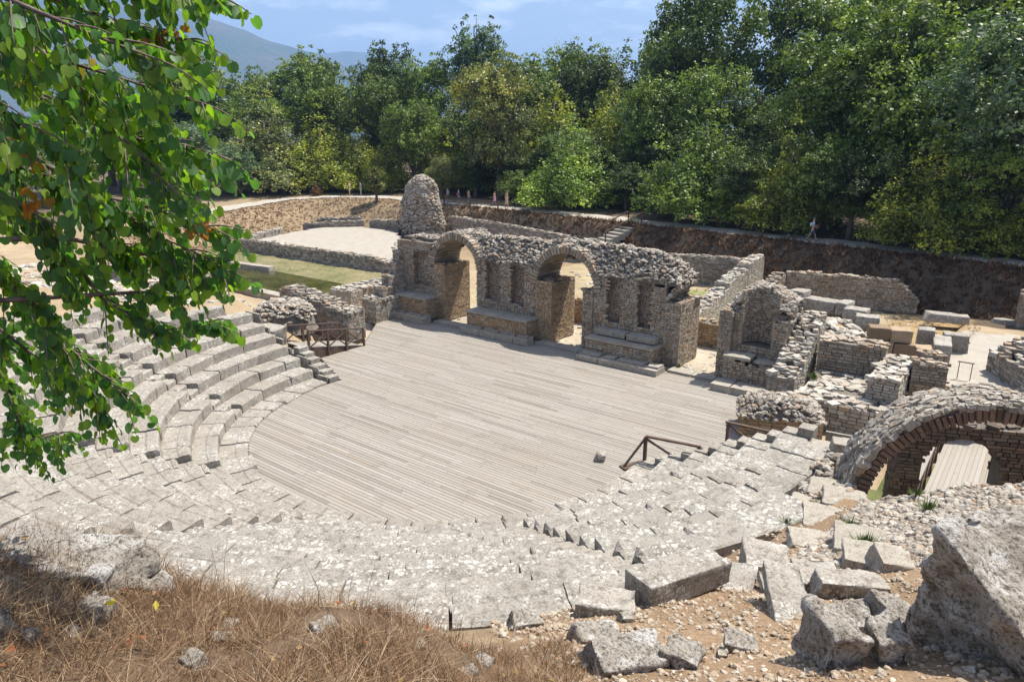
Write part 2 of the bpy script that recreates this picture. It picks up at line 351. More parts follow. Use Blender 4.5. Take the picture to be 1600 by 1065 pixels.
def wall(mb, core, p0, p1, t, zb, pts, course=.12, lo=.16, hi=.42, top=.24, amp=.07, seed=0, out=.02, ends=True, back=True, flat=.45, dens=1.):
    """front face runs p0->p1, the wall's thickness lies to the left of that direction"""
    p0 = np.array(p0, float); p1 = np.array(p1, float); d = p1 - p0; Ln = np.hypot(*d); d = d / Ln; n = np.array([d[1], -d[0]])
    if not isinstance(pts, (list, tuple)): pts = [(0, pts), (Ln, pts)]
    zt = prof(pts, amp, 1.6, seed)
    face(mb, p0, p1, n, zb, zt, course, lo, hi, out=out)
    if back: face(mb, p1 - n * t, p0 - n * t, -n, zb, lambda s: zt(Ln - s), course, lo, hi, out=out)
    if ends:
        face(mb, p0 - n * t, p0, -d, zb, lambda s: zt(0.05), course, lo, hi, out=out)
        face(mb, p1, p1 - n * t, d, zb, lambda s: zt(Ln - .05), course, lo, hi, out=out)
    topstones(mb, p0, p1, n, t, zt, top, flat=flat, dens=dens, inset=min(.08, t / 5))
    k = max(1, int(Ln / .4)); e = .045
    for i in range(k):
        a, b = Ln * i / k, Ln * (i + 1) / k; a2 = a + (e if i == 0 else 0); b2 = b - (e if i == k - 1 else 0); z = min(zt(a), zt(b)) - .03
        q = [p0 + d * a2 - n * e, p0 + d * b2 - n * e, p0 + d * b2 - n * (t - e), p0 + d * a2 - n * (t - e)]
        core.hexa([(*x, zb - .3) for x in q] + [(*x, z) for x in q], RNG.random())
def make_wall(name, label, cat, segs, mat=None, loc=None, group=None, top_mat=None, **kw):
    """one ruined wall = one thing: facing stones and mortar core are its parts"""
    mb, core = MB(), MB()
    for i, (p0, p1, t, zb, pts) in enumerate(segs): wall(mb, core, p0, p1, t, zb, pts, seed=hash(name) % 50 + i if False else len(label) + i, **kw)
    c = np.mean([np.add(s[0], s[1]) / 2 for s in segs], axis=0); b = min(s[3] for s in segs)
    r = thing(name, label, cat, (float(c[0]), float(c[1]), b), group)
    mb.build('stonework', mat or M_RUBBLE, r); core.build('mortar_core', M_MORTAR, r); return r

# ------------------------------------------------------------------ terrain
PATH = np.array([(60, 30), (30, 31), (15.7, 33.7), (8.7, 35.5), (-1.1, 37.4), (-12.7, 39.2), (-22, 40.6), (-33, 41.5), (-44, 42.2), (-52, 42.6), (-58, 41.0), (-61.5, 37), (-61, 31), (-57.9, 24), (-54.8, 18.6), (-52, 9), (-50, 0), (-50, -30)], float)
PZ = np.array([3, 3, 3, 3, 3, 3.05, 3.15, 3.25, 3.3, 3.3, 3.15, 2.95, 2.6, 2.4, 2.3, 2.3, 2.3, 2.3], float)
def path_dist(x, y):
    """signed distance to the inner edge of the path (positive = inside the pit) and the path's height there"""
    best = np.full(np.shape(x), 1e9); z = np.zeros(np.shape(x)); sg = np.ones(np.shape(x))
    for i in range(len(PATH) - 1):
        a, b = PATH[i], PATH[i + 1]; d = b - a; L2 = d @ d
        t = np.clip(((x - a[0]) * d[0] + (y - a[1]) * d[1]) / L2, 0, 1)
        px, py = a[0] + d[0] * t, a[1] + d[1] * t; q = np.hypot(x - px, y - py); m = q < best
        best = np.where(m, q, best); z = np.where(m, PZ[i] + (PZ[i + 1] - PZ[i]) * t, z)
        sg = np.where(m, np.sign(d[0] * (y - a[1]) - d[1] * (x - a[0])), sg)
    return best * sg, z
def rmax_of(ang):   # radius where the preserved seats end, by direction (degrees)
    return np.interp(ang, [-185, -165, -150, -130, -100, -60, -40, -30, -18, -10, 0, 12], [13.3, 14.5, 16.5, 18.5, 19.3, 19.3, 17.4, 15.6, 14.6, 13.6, 13.2, 13.2])
def T(x, y):
    x = np.asarray(x, float); y = np.asarray(y, float)
    r = np.hypot(x, y); ang = np.degrees(np.arctan2(y, x)); ang = np.where(ang > 100, ang - 360, ang)
    slope = .12 + .4 * (r - 8.35) / .84
    cap = np.interp(ang, [-230, -185, -165, -150, -140], [2.4, 2.5, 3.1, 5.0, 8.7])
    cav = np.minimum(slope, cap); cav = np.where(cav > 8.5, 8.5 + (cav - 8.5) * .25, cav)
    cav = np.minimum(cav, 8.9)
    rm = rmax_of(ang); under = (r < rm)
    cav = np.where(under, cav - .62, cav + np.interp(ang, [-36, -31, -12, 0], [.12, -.10, -.14, .0]))
    # grassy hump in front of the camera
    hump = sstep(19.1, 20.1, r) * sstep(-86, -70, ang) * (1 - sstep(-50.5, -45.5, ang)) * (.95 + .25 * np.sin(ang * .55 + 1.2))
    cav = cav + hump * (1 - sstep(22.0, 25.0, r)) * 1.2
    cav = np.where(r < 8.0, -.35, cav)
    south = np.where(x < -17.2, 4.2, np.where(x < -7.3, .2, np.where(x < 7.3, .0, np.where(x < 13.9, 1.7, np.where(x < 14.6, -.9, -2.6)))))
    k = np.clip((south - y) / np.where(x < -16, 3.0, np.where(x > 13.2, 1.2, .5)) + .0, 0, 1)
    k = np.where(r < 8.0, 0, k); k = np.maximum(k, np.where((x < -12.4) & (x >= -17.4) & (y > 0) & (y < 5), .55 * np.clip((4.6 - y) / 3, 0, 1), 0))
    base = np.where((y < 10.9) & (x > -14.3) & (x < 9.6), -.45, -.05)
    base = np.where(x < -17.5, -.42 + .3 * np.clip((y - 15.2) / 2, 0, 1) + np.clip((9.6 - y) / 5, 0, 1) * .95, base)
    base = np.where((x > 13.7) & (y > 12.4), 1.0 - sstep(22, 30, y) * .7, base)
    base = np.where((x > 14.2) & (y <= 12.4), -1.0, base)
    z = base * (1 - k) + cav * k
    d, pz = path_dist(x, y)
    wd = np.interp(x, [-60, -46, -40, -33, -18, -14, 0, 20], [13, 8, 6, 2.4, 2.4, 3.6, 3.4, 3.4])
    far = np.clip(1 - (d / wd), 0, 1); far = far * far * (3 - 2 * far)
    z = np.where(d > 0, np.maximum(z * (1 - far) + pz * far, np.where(k > .5, z, -9)), np.where(y > 0, pz + np.clip((-d - 4) / 30, 0, 1) * 1.2, np.maximum(z, 3.2)))
    return z
def Tz(x, y): return float(T(np.array([x]), np.array([y]))[0])

def gz(x, y): return Tz(x, y) + .09 * fbm(x, y, 0, .7, 4) + .03 * fbm(x, y, 3, 2.5, 2)
def gza(P):
    P = np.asarray(P, float); z = T(P[:, 0], P[:, 1]); return z + np.array([.09 * fbm(x, y, 0, .7, 4) + .03 * fbm(x, y, 3, 2.5, 2) for x, y in P])
def build_ground():
    xs = np.concatenate([-np.geomspace(9000, 66, 16), np.arange(-64, 31, .4), np.geomspace(33, 9000, 16)])
    ys = np.concatenate([-np.geomspace(9000, 31, 16), np.arange(-29, 66, .4), np.geomspace(68, 9000, 16)])
    X, Y = np.meshgrid(xs, ys); Z = T(X, Y)
    for i in range(X.shape[0]):
        for j in range(X.shape[1]):
            x, y = X[i, j], Y[i, j]
            if -62 < x < 30 and -28 < y < 62:
                Z[i, j] += .09 * fbm(x, y, 0, .7, 4) + (.03 * fbm(x, y, 3, 2.5, 2))
    nx, ny = len(xs), len(ys)
    v = np.stack([X, Y, Z], -1).reshape(-1, 3); f = []
    for i in range(ny - 1):
        for j in range(nx - 1): f.append((i * nx + j, i * nx + j + 1, (i + 1) * nx + j + 1, (i + 1) * nx + j))
    me = bpy.data.meshes.new('ground'); me.from_pydata(v.tolist(), [], f); me.update()
    d, _ = path_dist(X, Y); r = np.hypot(X, Y); ang = np.degrees(np.arctan2(Y, X)); ang = np.where(ang > 100, ang - 360, ang)
    C = np.zeros((*X.shape, 3)); C[:] = (.40, .315, .205)                           # ochre soil
    def put(mask, c): C[:] = C * (1 - mask[..., None]) + np.array(c) * mask[..., None]
    put(((d > 0) & (d < 15) & (Y > 5)).astype(float) * (1 - sstep(10, 14, d)) * (X < -14), (.30, .225, .14))    # dry grass bank
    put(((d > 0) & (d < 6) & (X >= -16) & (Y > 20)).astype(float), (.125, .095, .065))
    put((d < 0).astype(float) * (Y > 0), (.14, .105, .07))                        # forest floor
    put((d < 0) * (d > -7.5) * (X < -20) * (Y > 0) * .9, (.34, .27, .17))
    put(((Y > 12) & (d > 5) & (X > -16) & (X < 14)).astype(float) * .75, (.40, .34, .21))
    put(((X > -4) & (X < 3) & (Y > 21) & (Y < 29)).astype(float) * .8, (.20, .25, .06))
    put(((Y > 6) & (Y < 16) & (X > -16) & (X < 10)).astype(float) * .8, (.47, .42, .34))
    put(((X > 13.7) & (Y > 9) & (Y < 24)).astype(float) * .8, (.47, .44, .39))
    put(((X > 10) & (X < 14) & (Y > 20) & (d > 4)).astype(float), (.37, .27, .14))
    put(((ang >= -46.5) & (ang < 5) & (r > 13)).astype(float) * .9, (.285, .195, .12))
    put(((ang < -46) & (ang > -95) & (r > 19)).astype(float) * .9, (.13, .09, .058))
    for q in range(X.shape[0]):
        for p in range(X.shape[1]):
            if -62 < X[q, p] < 30 and -28 < Y[q, p] < 62: C[q, p] *= 1 + .22 * fbm(X[q, p], Y[q, p], 7, .45, 3)
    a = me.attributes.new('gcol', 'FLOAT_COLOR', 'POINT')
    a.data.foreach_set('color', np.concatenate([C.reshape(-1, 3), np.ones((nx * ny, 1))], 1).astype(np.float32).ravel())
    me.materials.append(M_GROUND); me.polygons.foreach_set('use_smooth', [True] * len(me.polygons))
    o = bpy.data.objects.new('ground', me); COL.objects.link(o); tag(o, kind='structure')
build_ground()

def sheet(name, poly, mat, z=None, dz=.05, step=.6, edge=.25):
    """a patch of ground cover lying on the terrain, with a slightly ragged outline"""
    P = np.array(poly, float); lo = P.min(0); hi = P.max(0); xs = np.arange(lo[0], hi[0] + step, step); ys = np.arange(lo[1], hi[1] + step, step)
    def inside(x, y):
        c = False; j = len(P) - 1
        for i in range(len(P)):
            if (P[i][1] > y) != (P[j][1] > y) and x < (P[j][0] - P[i][0]) * (y - P[i][1]) / (P[j][1] - P[i][1]) + P[i][0]: c = not c
            j = i
        return c
    m = MB(); idx = {}
    def vid(i, j):
        if (i, j) not in idx:
            x, y = xs[0] + i * step, ys[0] + j * step; idx[(i, j)] = len(m.v)
            m.v.append((x, y, (Tz(x, y) + .09 * fbm(x, y, 0, .7, 4) + .03 * fbm(x, y, 3, 2.5, 2) if z is None else z) + dz))
        return idx[(i, j)]
    for i in range(len(xs)):
        for j in range(len(ys)):
            cx, cy = xs[0] + (i + .5) * step, ys[0] + (j + .5) * step
            ex, ey = edge * fbm(cx, cy, 5, .9, 3), edge * fbm(cx, cy, 9, .9, 3)
            if inside(cx + ex, cy + ey): m.f.append((vid(i, j), vid(i + 1, j), vid(i + 1, j + 1), vid(i, j + 1))); m.t.append(.5)
    o = m.build(name, mat, smooth=True); return tag(o, kind='structure')

def ribbon(name, pts, wd, mat, dz=.05):
    m = MB(); pts = np.array(pts, float); n = len(pts); s = [0]
    for i in range(1, n): s.append(s[-1] + np.hypot(*(pts[i] - pts[i - 1])))
    q = np.arange(0, s[-1], .5); px = np.interp(q, s, pts[:, 0]); py = np.interp(q, s, pts[:, 1])
    k = np.ones(7) / 7; px = np.convolve(np.pad(px, 3, 'edge'), k, 'valid'); py = np.convolve(np.pad(py, 3, 'edge'), k, 'valid')
    for i in range(len(q)):
        a = max(i - 1, 0); b = min(i + 1, len(q) - 1); d = np.array([px[b] - px[a], py[b] - py[a]]); d /= np.hypot(*d); nn = np.array([d[1], -d[0]])
        for j in range(7):
            o = -wd * j / 6 * (1 + .06 * math.sin(q[i] * .7 + j)); x, y = px[i] - nn[0] * o, py[i] - nn[1] * o
            m.v.append((x, y, Tz(x, y) + .09 * fbm(x, y, 0, .7, 4) + .03 * fbm(x, y, 3, 2.5, 2) + dz))
    for i in range(len(q) - 1):
        for j in range(6): m.f.append((i * 7 + j, i * 7 + j + 1, (i + 1) * 7 + j + 1, (i + 1) * 7 + j)); m.t.append(.5)
    return tag(m.build(name, mat, smooth=True), kind='structure')
ribbon('path', PATH[1:15], 3.0, M_PATH, .06)
sheet('gravel_path', [(14.4, 12.9), (17.3, 12.9), (17.9, 24), (16.2, 25), (14.6, 21.5), (14.2, 17)], M_GRAVEL, dz=.06)
sheet('gravel_court', [(-45.4, 20.4), (-25.6, 20.6), (-30, 27), (-39.8, 34.6), (-49.5, 35.4), (-48.5, 28)], M_GRAVEL, z=.82, dz=0, step=.5, edge=.3)
sheet('grass_lawn', [(-47, 14.6), (-36, 12), (-24, 12.5), (-21, 15.0), (-24.5, 19.6), (-44, 19.7), (-47.5, 18)], M_GRASS, dz=.06)
sheet('pond_water', [(-39, 12.6), (-30, 10.0), (-24, 9.7), (-20.6, 9.8), (-20.4, 14.4), (-26, 15.8), (-36, 15.6)], M_WATER, z=-.2, dz=0, edge=.6)

# ------------------------------------------------------------------ stone seating (cavea)
SEAT_A0, SEAT_A1 = -179.0, 8.5
STAIRS = [-145., -109., -75., -37.]
R0, DR, DZ, Z0 = 8.35, .84, .40, .12
def arc_block(mb, r0, r1, a0, a1, z0, z1, tone):
    """one seat stone: worn, bevelled, slightly shifted segment of a ring"""
    L_ = (a1 - a0) * (r0 + r1) / 2; g = .014 / ((r0 + r1) / 2) * RNG.uniform(.4, 2.6); a0 += g; a1 -= g
    sh = RNG.normal(0, .012); r0 += sh; tz = RNG.normal(0, .010); tl = RNG.normal(0, .008); b = RNG.uniform(.03, .075)
    sec = [(r0, z0), (r0 - .015, z0 + .10), (r0, z1 - b), (r0 + b, z1), (r0 + .4 * (r1 - r0), z1 - .008), (r0 + .45 * (r1 - r0), z1 - .028), (r1 - b, z1 - .015), (r1, z1 - .05), (r1, z0)]
    ns = 5; ws = [0, .07, .5, .93, 1]; o = len(mb.v); n = len(sec); ck = [RNG.random() < .2, RNG.random() < .2]
    for i, w_ in enumerate(ws):
        a = a0 + (a1 - a0) * w_; e = 1.0 if i in (0, ns - 1) else 0
        for j, (r, z) in enumerate(sec):
            rr = r + e * (.02 if j in (0, 1, 2, 3) else 0); zz = z - e * (.018 if j in (3, 4, 5, 6) else 0) + tz + tl * (w_ - .5)
            if e and ck[0 if i == 0 else 1] and j in (2, 3): rr += .11; zz -= .07
            x, y = rr * math.cos(a), rr * math.sin(a); d = .02 * mnoise.noise(Vector((x * 4, y * 4, zz * 4))) + .012 * mnoise.noise(Vector((x * 11, y * 11, zz * 11)))
            mb.v.append((x + d, y + d, zz + d))
    for i in range(ns - 1):
        for j in range(n):
            k = (j + 1) % n; mb.f.append((o + i * n + j, o + i * n + k, o + (i + 1) * n + k, o + (i + 1) * n + j)); mb.t.append(tone)
    mb.f.append(tuple(o + j for j in range(n))[::-1]); mb.t.append(tone); mb.f.append(tuple(o + (ns - 1) * n + j for j in range(n))); mb.t.append(tone)
def build_seating():
    root = thing('stone_seating', 'curved tiers of pale weathered limestone seats rising around the wooden stage floor', 'seating', (0, -8, 0))
    edges = [SEAT_A0] + STAIRS + [SEAT_A1]
    # low kerb of slabs bordering the stage floor
    mb = MB(); a = RAD(SEAT_A0)
    while a < RAD(SEAT_A1):
        b = a + RNG.uniform(.75, 1.25) / 8; arc_block(mb, 7.36 + RNG.normal(0, .04), R0 + .03, a, min(b, RAD(SEAT_A1)), -.3, .13, RNG.random()); a = b
    mb.build('kerb_slabs', M_SEAT, root)
    for wdg in range(5):
        for k in range(0, 14):
            r = R0 + DR * k; hw = .36 / r
            a0 = RAD(edges[wdg]) + (hw if wdg > 0 else 0); a1 = RAD(edges[wdg + 1]) - (hw if wdg < 4 else 0)
            mb = MB(); a = a0
            while a < a1 - .01:
                b = a + RNG.uniform(.85, 1.9) / r
                if a1 - b < .5 / r: b = a1
                mid = math.degrees((a + b) / 2)
                if r + DR * .6 < rmax_of(mid) + RNG.uniform(-.3, .2):
                    arc_block(mb, r, r + DR + .03, a, min(b, a1), Z0 + DZ * k - .12, Z0 + DZ * (k + 1) + RNG.normal(0, .006), RNG.random())
                a = b
            if mb.v: mb.build('seat_row', M_SEATL if wdg >= 3 else M_SEAT, root)
    for s in STAIRS:
        mb = MB()
        for k in range(0, 14):
            r = R0 + DR * k; hw = .35 / r
            if r > rmax_of(s) - .3: break
            arc_block(mb, r + .0, r + DR * .5 + .03, RAD(s) - hw, RAD(s) + hw, Z0 + DZ * k - .2, Z0 + DZ * (k + .5), RNG.random())
            arc_block(mb, r + DR * .5, r + DR + .03, RAD(s) - hw, RAD(s) + hw, Z0 + DZ * k - .1, Z0 + DZ * (k + 1) - .01, RNG.random())
        mb.build('stairway', M_SEAT, root)
    # narrow side stair at the left end, two half steps per tier
    mb = MB()
    for k in range(0, 3):
        for h in (0, 1):
            r = 7.6 + DR * (k + h * .5); z = Z0 + DZ * (k + h * .5)
            mb.box(-r - DR * .52, -r, .16, .70 + RNG.normal(0, .02), z - .7, z + .05 + RNG.normal(0, .005), RNG.random())
    mb.build('side_stair', M_SEAT, root)
    mb = MB()
    for k in range(0, 6):
        for h in (0, 1):
            r = 7.5 + DR * (k + h * .5); z = Z0 + DZ * (k + h * .5); y = r * math.tan(RAD(SEAT_A1))
            mb.box(r, r + DR * .52, y + .02, y + .5, z - .5, z + .02, RNG.random())
    mb.build('side_stair', M_SEAT, root)
    # retaining walls under the two ends
    mb = MB(); face(mb, (-7.6, .12), (-13.6, .12), (0, 1), -.1, lambda s: .0 + s * .44, .3, .5, 1.1); mb.build('end_wall', M_SEAT, root)
    mb = MB(); face(mb, (13.5, 2.6), (7.6, 1.7), (.15, .98), -.1, lambda s: max(.05, 2.4 - s * .44), .3, .5, 1.1); mb.build('end_wall', M_SEAT, root)
build_seating()

# ------------------------------------------------------------------ wooden stage floor
def build_deck():
    root = thing('wooden_stage_floor', 'large stage floor of grey weathered boards inside the ring of seats', 'stage floor', (0, 3, -.2))
    def ext(y):
        l = -math.sqrt(max(0, 7.42 ** 2 - y * y)) if y < .6 else (-7.35 - (y - .6) * 2.2 if y < 2.2 else (-10.85 if y < 4.9 else (-10.85 - (y - 4.9) * .82)))
        r = math.sqrt(max(0, 7.42 ** 2 - y * y)) if y < .9 else min(9.25, 7.4 + (y - .9) * .5)
        return max(l, -13.95), r
    mb = MB(); y = -7.4; P = .142
    while y < 10.72:
        l, r = ext(y + P / 2)
        if r - l > .3:
            x = l - .0; tn = RNG.random() * .4
            while x < r:
                e = min(x + RNG.uniform(2.4, 4.2), r)
                if r - e < .5: e = r
                z = RNG.normal(0, .0015); t = float(np.clip(.28 + tn + RNG.normal(0, .2), 0, 1))
                mb.box(x + .005, e - .005, y + .008, y + P - .008, -.045 + z, z, t); x = e
        y += P
    mb.build('floor_boards', M_DECK, root)
    mb = MB()
    for q in np.arange(-7, 10.5, .6):
        l, r = ext(q + .03); l2, r2 = ext(q + .62)
        if r - l > .5: mb.box(max(l, l2) + .1, min(r, r2) - .1, q, q + .6, -.30, -.06, .2)
    mb.build('sub_frame', M_RAIL, root)
    # raised ramp edge boards on the left
    mb = MB()
    for i in range(22):
        y0 = 4.85 - i * .155; h = .03 + i * .03
        mb.box(-10.92, -10.86, y0 - .15, y0 - .004, -.05, h, RNG.random())
    mb.build('ramp_side', M_RAIL, root)
    mb = MB()
    for i in range(24):
        y0 = 4.85 - i * .142; h = .03 + i * .028
        mb.box(-12.5, -10.93, y0 - .135, y0, h - .05, h, RNG.random())
    mb.build('ramp_boards', M_DECK, root)
build_deck()
def railing(name, label, A, B, za, zb, n, group=None, h=.92, brace=True, loc=None):
    root = thing(name, label, 'railing', (A[0], A[1], za), group); A = Vector((*A, za)); B = Vector((*B, zb))
    for i in range(n + 1):
        p = A.lerp(B, i / n); mb = MB(); mb.box(p.x - .05, p.x + .05, p.y - .05, p.y + .05, p.z - .35, p.z + h, .4); mb.build('post', M_RAIL, root)
    mb = MB(); mb.beam(A + Vector((0, 0, h + .03)), B + Vector((0, 0, h + .03)), .11, .06, .6); mb.build('handrail', M_RAIL, root)
    if brace:
        for i in range(n):
            p, q = A.lerp(B, i / n), A.lerp(B, (i + 1) / n); mb = MB(); u = Vector((0, 0, 1))
            mb.beam(p + u * .1, q + u * (h - .06), .045, .06, .5); mb.beam(p + u * (h - .06) + Vector((.02, .02, 0)), q + u * .1 + Vector((.02, .02, 0)), .045, .06, .5); mb.build('cross_brace', M_RAIL, root)
    return root
railing('timber_railing', 'brown timber railing with three crossed bays along the stage side of the ramp', (-10.8, 4.95), (-10.85, 1.55), .02, .58, 3)
railing('timber_railing', 'brown timber railing on the far side of the ramp, beneath the leaning ruined wall', (-12.55, 4.85), (-12.6, 1.3), .05, .6, 3)
def right_rail():
    root = thing('timber_railing', 'short brown timber railing with a slanted strut, near the loose stone on the stage floor', 'railing', (7.5, 1.3, 0))
    mb = MB(); mb.box(7.45, 7.55, 1.25, 1.35, -.1, .97, .4); mb.build('post', M_RAIL, root)
    mb = MB(); mb.beam((7.5, 1.3, 1.0), (9.3, 1.62, 1.0), .11, .06); mb.build('handrail', M_RAIL, root)
    mb = MB(); mb.box(9.25, 9.35, 1.57, 1.67, -.1, .97, .4); mb.build('post', M_RAIL, root)
    mb = MB(); mb.beam((7.5, 1.3, .92), (9.3, 1.62, .08), .05, .07); mb.build('cross_brace', M_RAIL, root)
    mb = MB(); mb.beam((7.5, 1.3, .95), (7.12, .55, .06), .05, .07); mb.build('slanted_strut', M_RAIL, root)
    mb = MB(); mb.beam((7.1, .5, .03), (7.5, 1.3, .03), .35, .06); mb.build('base_board', M_RAIL, root)
right_rail()
def right_rail2():
    root = thing('timber_railing', 'stub of brown timber railing at the foot of the rubble topped block', 'railing', (9.1, 5.0, 0))
    for x in (9.05, 10.3): mb = MB(); mb.box(x - .05, x + .05, 4.6, 4.7, -.1, .75, .4); mb.build('post', M_RAIL, root)
    mb = MB(); mb.beam((8.95, 4.65, .78), (11, 4.75, .78), .11, .06); mb.build('handrail', M_RAIL, root)
    mb = MB(); mb.beam((9.1, 4.65, .68), (10.2, 4.68, .08), .05, .07); mb.build('cross_brace', M_RAIL, root)
right_rail2()
o = ang_rock((6.2, .62, .13), (.42, .38, .36), .4, (.1, .2), 5, .25, 'loose_stone', M_ROCK, .03, 4, 5)
tag(o, 'rounded loose stone lying alone on the wooden stage floor', 'stone')

# ------------------------------------------------------------------ stage wall
FY, BY = 11.5, 13.7
ARCHES = [(-10.15, 1.62, 3.30), (-2.55, 1.78, 3.08)]      # centre x, inner radius, springing height
NICHES = [(-13.6, -12.25, 1.85, 4.15, 0), (-7.92, -6.72, 1.72, 3.75, 1), (-6.12, -5.12, 1.66, 3.75, 1), (-.08, .86, 1.62, 3.75, 1), (1.64, 2.5, 1.55, 3.7, 1)]
def ztop_front(x):
    return 4.05 + .12 * mnoise.noise(Vector((x * 1.3, 3, 1))) + (.55 if x < -12 else 0) - (.25 if x > 2.4 else 0)
def in_arch(x, z, e=0):
    for c, r, sp in ARCHES:
        if abs(x - c) < r + e:
            top = sp + math.sqrt(max(0, (r + e) ** 2 - (x - c) ** 2))
            if z < top: return True
    return False
def in_niche(x, z, e=0):
    for a, b, z0, z1, rd in NICHES:
        if a - e < x < b + e and z > z0 - e:
            top = z1 + (math.sqrt(max(0, ((b - a) / 2) ** 2 - (x - (a + b) / 2) ** 2)) if rd else 0)
            if z < top + e: return True
    return False
def build_stage_wall():
    root = thing('ruined_stage_wall', 'long ruined stage wall of small stones with two open arches and tall niches', 'ruined wall', (-5.5, 12.6, 0))
    X0, X1 = -14.9, 3.15
    mb, core = MB(), MB()
    face(mb, (X0, FY), (X1, FY), (0, -1), .05, lambda s: ztop_front(X0 + s), .105, .14, .36, out=.03,
         skip=lambda s, z, h: in_arch(X0 + s, z, .40 if z > 3.1 else 0) or in_niche(X0 + s, z, -h * .5))
    face(mb, (X1, BY), (X0, BY), (0, 1), .05, lambda s: 4.3, .12, .16, .42, skip=lambda s, z, h: in_arch(X1 - s, z, .3))
    face(mb, (X0, BY), (X0, FY), (-1, 0), .05, lambda s: 4.5, .12, .16, .42)
    face(mb, (X1, FY), (X1, BY), (1, 0), 3.0, lambda s: 4.3, .12, .16, .42)
    # door jambs
    for c, r, sp in ARCHES:
        face(mb, (c + r, BY), (c + r, FY), (-1, 0), .05, lambda s: sp, .11, .15, .36)
        face(mb, (c - r, FY), (c - r, BY), (1, 0), .05, lambda s: sp, .11, .15, .36)
    mb.build('facing_stones', M_BRICK, root)
    # core in thin columns so that doors and niches stay open
    x = X0 + .04; dx = .11
    while x < X1 - .04:
        xm = x + dx / 2; zt = ztop_front(xm) - .06
        lo = 0.
        for c, r, sp in ARCHES:
            if abs(xm - c) < r + .02: lo = sp + math.sqrt(max(0, (r + .06) ** 2 - (xm - c) ** 2))
        nic = [q for q in NICHES if q[0] < xm < q[1]]
        if lo < zt:
            core.box(x, x + dx, FY + .55, BY - .05, lo, zt + .2, RNG.random())
            if nic:
                a, b, z0, z1, rd = nic[0]; tp = z1 + (math.sqrt(max(0, ((b - a) / 2) ** 2 - (xm - (a + b) / 2) ** 2)) if rd else 0)
                core.box(x, x + dx, FY + .05, FY + .55, lo, z0, RNG.random())
                if tp < zt: core.box(x, x + dx, FY + .05, FY + .55, tp, zt, RNG.random())
            else: core.box(x, x + dx, FY + .05, FY + .55, lo, zt, RNG.random())
        x += dx
    core.build('mortar_core', M_MORTAR, root)
    # niches: plastered backs, side stones, brick half domes
    for a, b, z0, z1, rd in NICHES:
        mb = MB(); n = 9
        face(mb, (a, FY + .42), (b, FY + .42), (0, -1), z0, lambda s: z1 + (.35 if rd else 0), .09, .12, .34, out=.035)
        face(mb, (a, FY), (a, FY + .55), (1, 0), z0, lambda s: z1, .105, .14, .3); face(mb, (b, FY + .55), (b, FY), (-1, 0), z0, lambda s: z1, .105, .14, .3)
        for _ in range(14): mb.stone((RNG.uniform(a, b), FY + RNG.uniform(.1, .4), z0 + .01), (.1, .03, 0), (0, .08, 0), (0, 0, .03))
        mb.build('niche', M_REDPLASTER if rd else M_BRICK, root)
        if rd:
            mb = MB(); r = (b - a) / 2; cx = (a + b) / 2
            for i in range(7):
                for j in range(11):
                    ph = (i + .5) / 7 * 1.45; th = math.pi * (j + .5) / 11; rr = r * math.cos(ph)
                    p = (cx + rr * math.cos(th) * 1.02, FY + .06 + rr * math.sin(th) * .75, z1 + r * math.sin(ph) * 1.0)
                    mb.stone(p, (.09 * math.sin(th), .09 * -math.cos(th), 0), (.07 * math.cos(th), .07 * math.sin(th), 0), (0, 0, .05), .25)
            mb.build('half_dome', M_REDPLASTER, root)
    # arch rings of thin stones running through the wall's depth
    for c, r, sp in ARCHES:
        mb = MB(); n = 31
        for i in range(n):
            t = math.pi * (i + .5) / n + RNG.normal(0, .006); hw = math.pi * r / n / 2 * .72; u = np.array([math.cos(t), math.sin(t)]); v = np.array([-u[1], u[0]])
            rl = .40 + RNG.uniform(-.05, .05); y0 = FY - .05 + RNG.uniform(-.02, .03); tone = RNG.random()
            P = []
            for (s, q) in ((-1, r), (1, r), (1, r + rl), (-1, r + rl)):
                w_ = hw * (q / r); P.append((c + u[0] * q + v[0] * w_ * s, sp + u[1] * q + v[1] * w_ * s))
            for ya, yb in ((y0, y0 + .5), (y0 + .52, y0 + 1.05), (y0 + 1.07, BY + .03)):
                mb.hexa([(P[0][0], ya, P[0][1]), (P[1][0], ya, P[1][1]), (P[1][0], yb, P[1][1]), (P[0][0], yb, P[0][1]), (P[3][0], ya, P[3][1]), (P[2][0], ya, P[2][1]), (P[2][0], yb, P[2][1]), (P[3][0], yb, P[3][1])], RNG.random())
        # mortar between the ring stones
        for i in range(40):
            t0, t1 = math.pi * i / 40, math.pi * (i + 1) / 40; P = [(c + q * math.cos(t), sp + q * math.sin(t)) for t, q in ((t0, r + .035), (t1, r + .035), (t1, r + .34), (t0, r + .34))]
            mb.hexa([(P[0][0], FY, P[0][1]), (P[1][0], FY, P[1][1]), (P[1][0], BY - .02, P[1][1]), (P[0][0], BY - .02, P[0][1]), (P[3][0], FY, P[3][1]), (P[2][0], FY, P[2][1]), (P[2][0], BY - .02, P[2][1]), (P[3][0], BY - .02, P[3][1])], 0.02)
        mb.build('arch_ring', M_BRICK, root)
    # piers carrying the arches
    for (a, b, y0, y1, zt) in ((-11.75, -10.95, FY - .06, BY, 3.36), (-4.32, -3.3, FY - .08, BY, 3.27), (-1.38, -.78, FY - .08, BY, 3.2), (3.15, 3.95, FY - .02, BY + .02, 3.12)):
        mb, cr_ = MB(), MB(); wall(mb, cr_, (a, y0), (b, y0), y1 - y0, .02, [(0, zt), (b - a, zt)], .105, .16, .34, top=.3, amp=.01, flat=.15, dens=.5, out=.018)
        p = mb.build('pier', M_OCHRE if a < -3 else M_BRICK, root); q = cr_.build('pier_core', M_MORTAR, p); q.matrix_parent_inverse = Matrix.Identity(4)
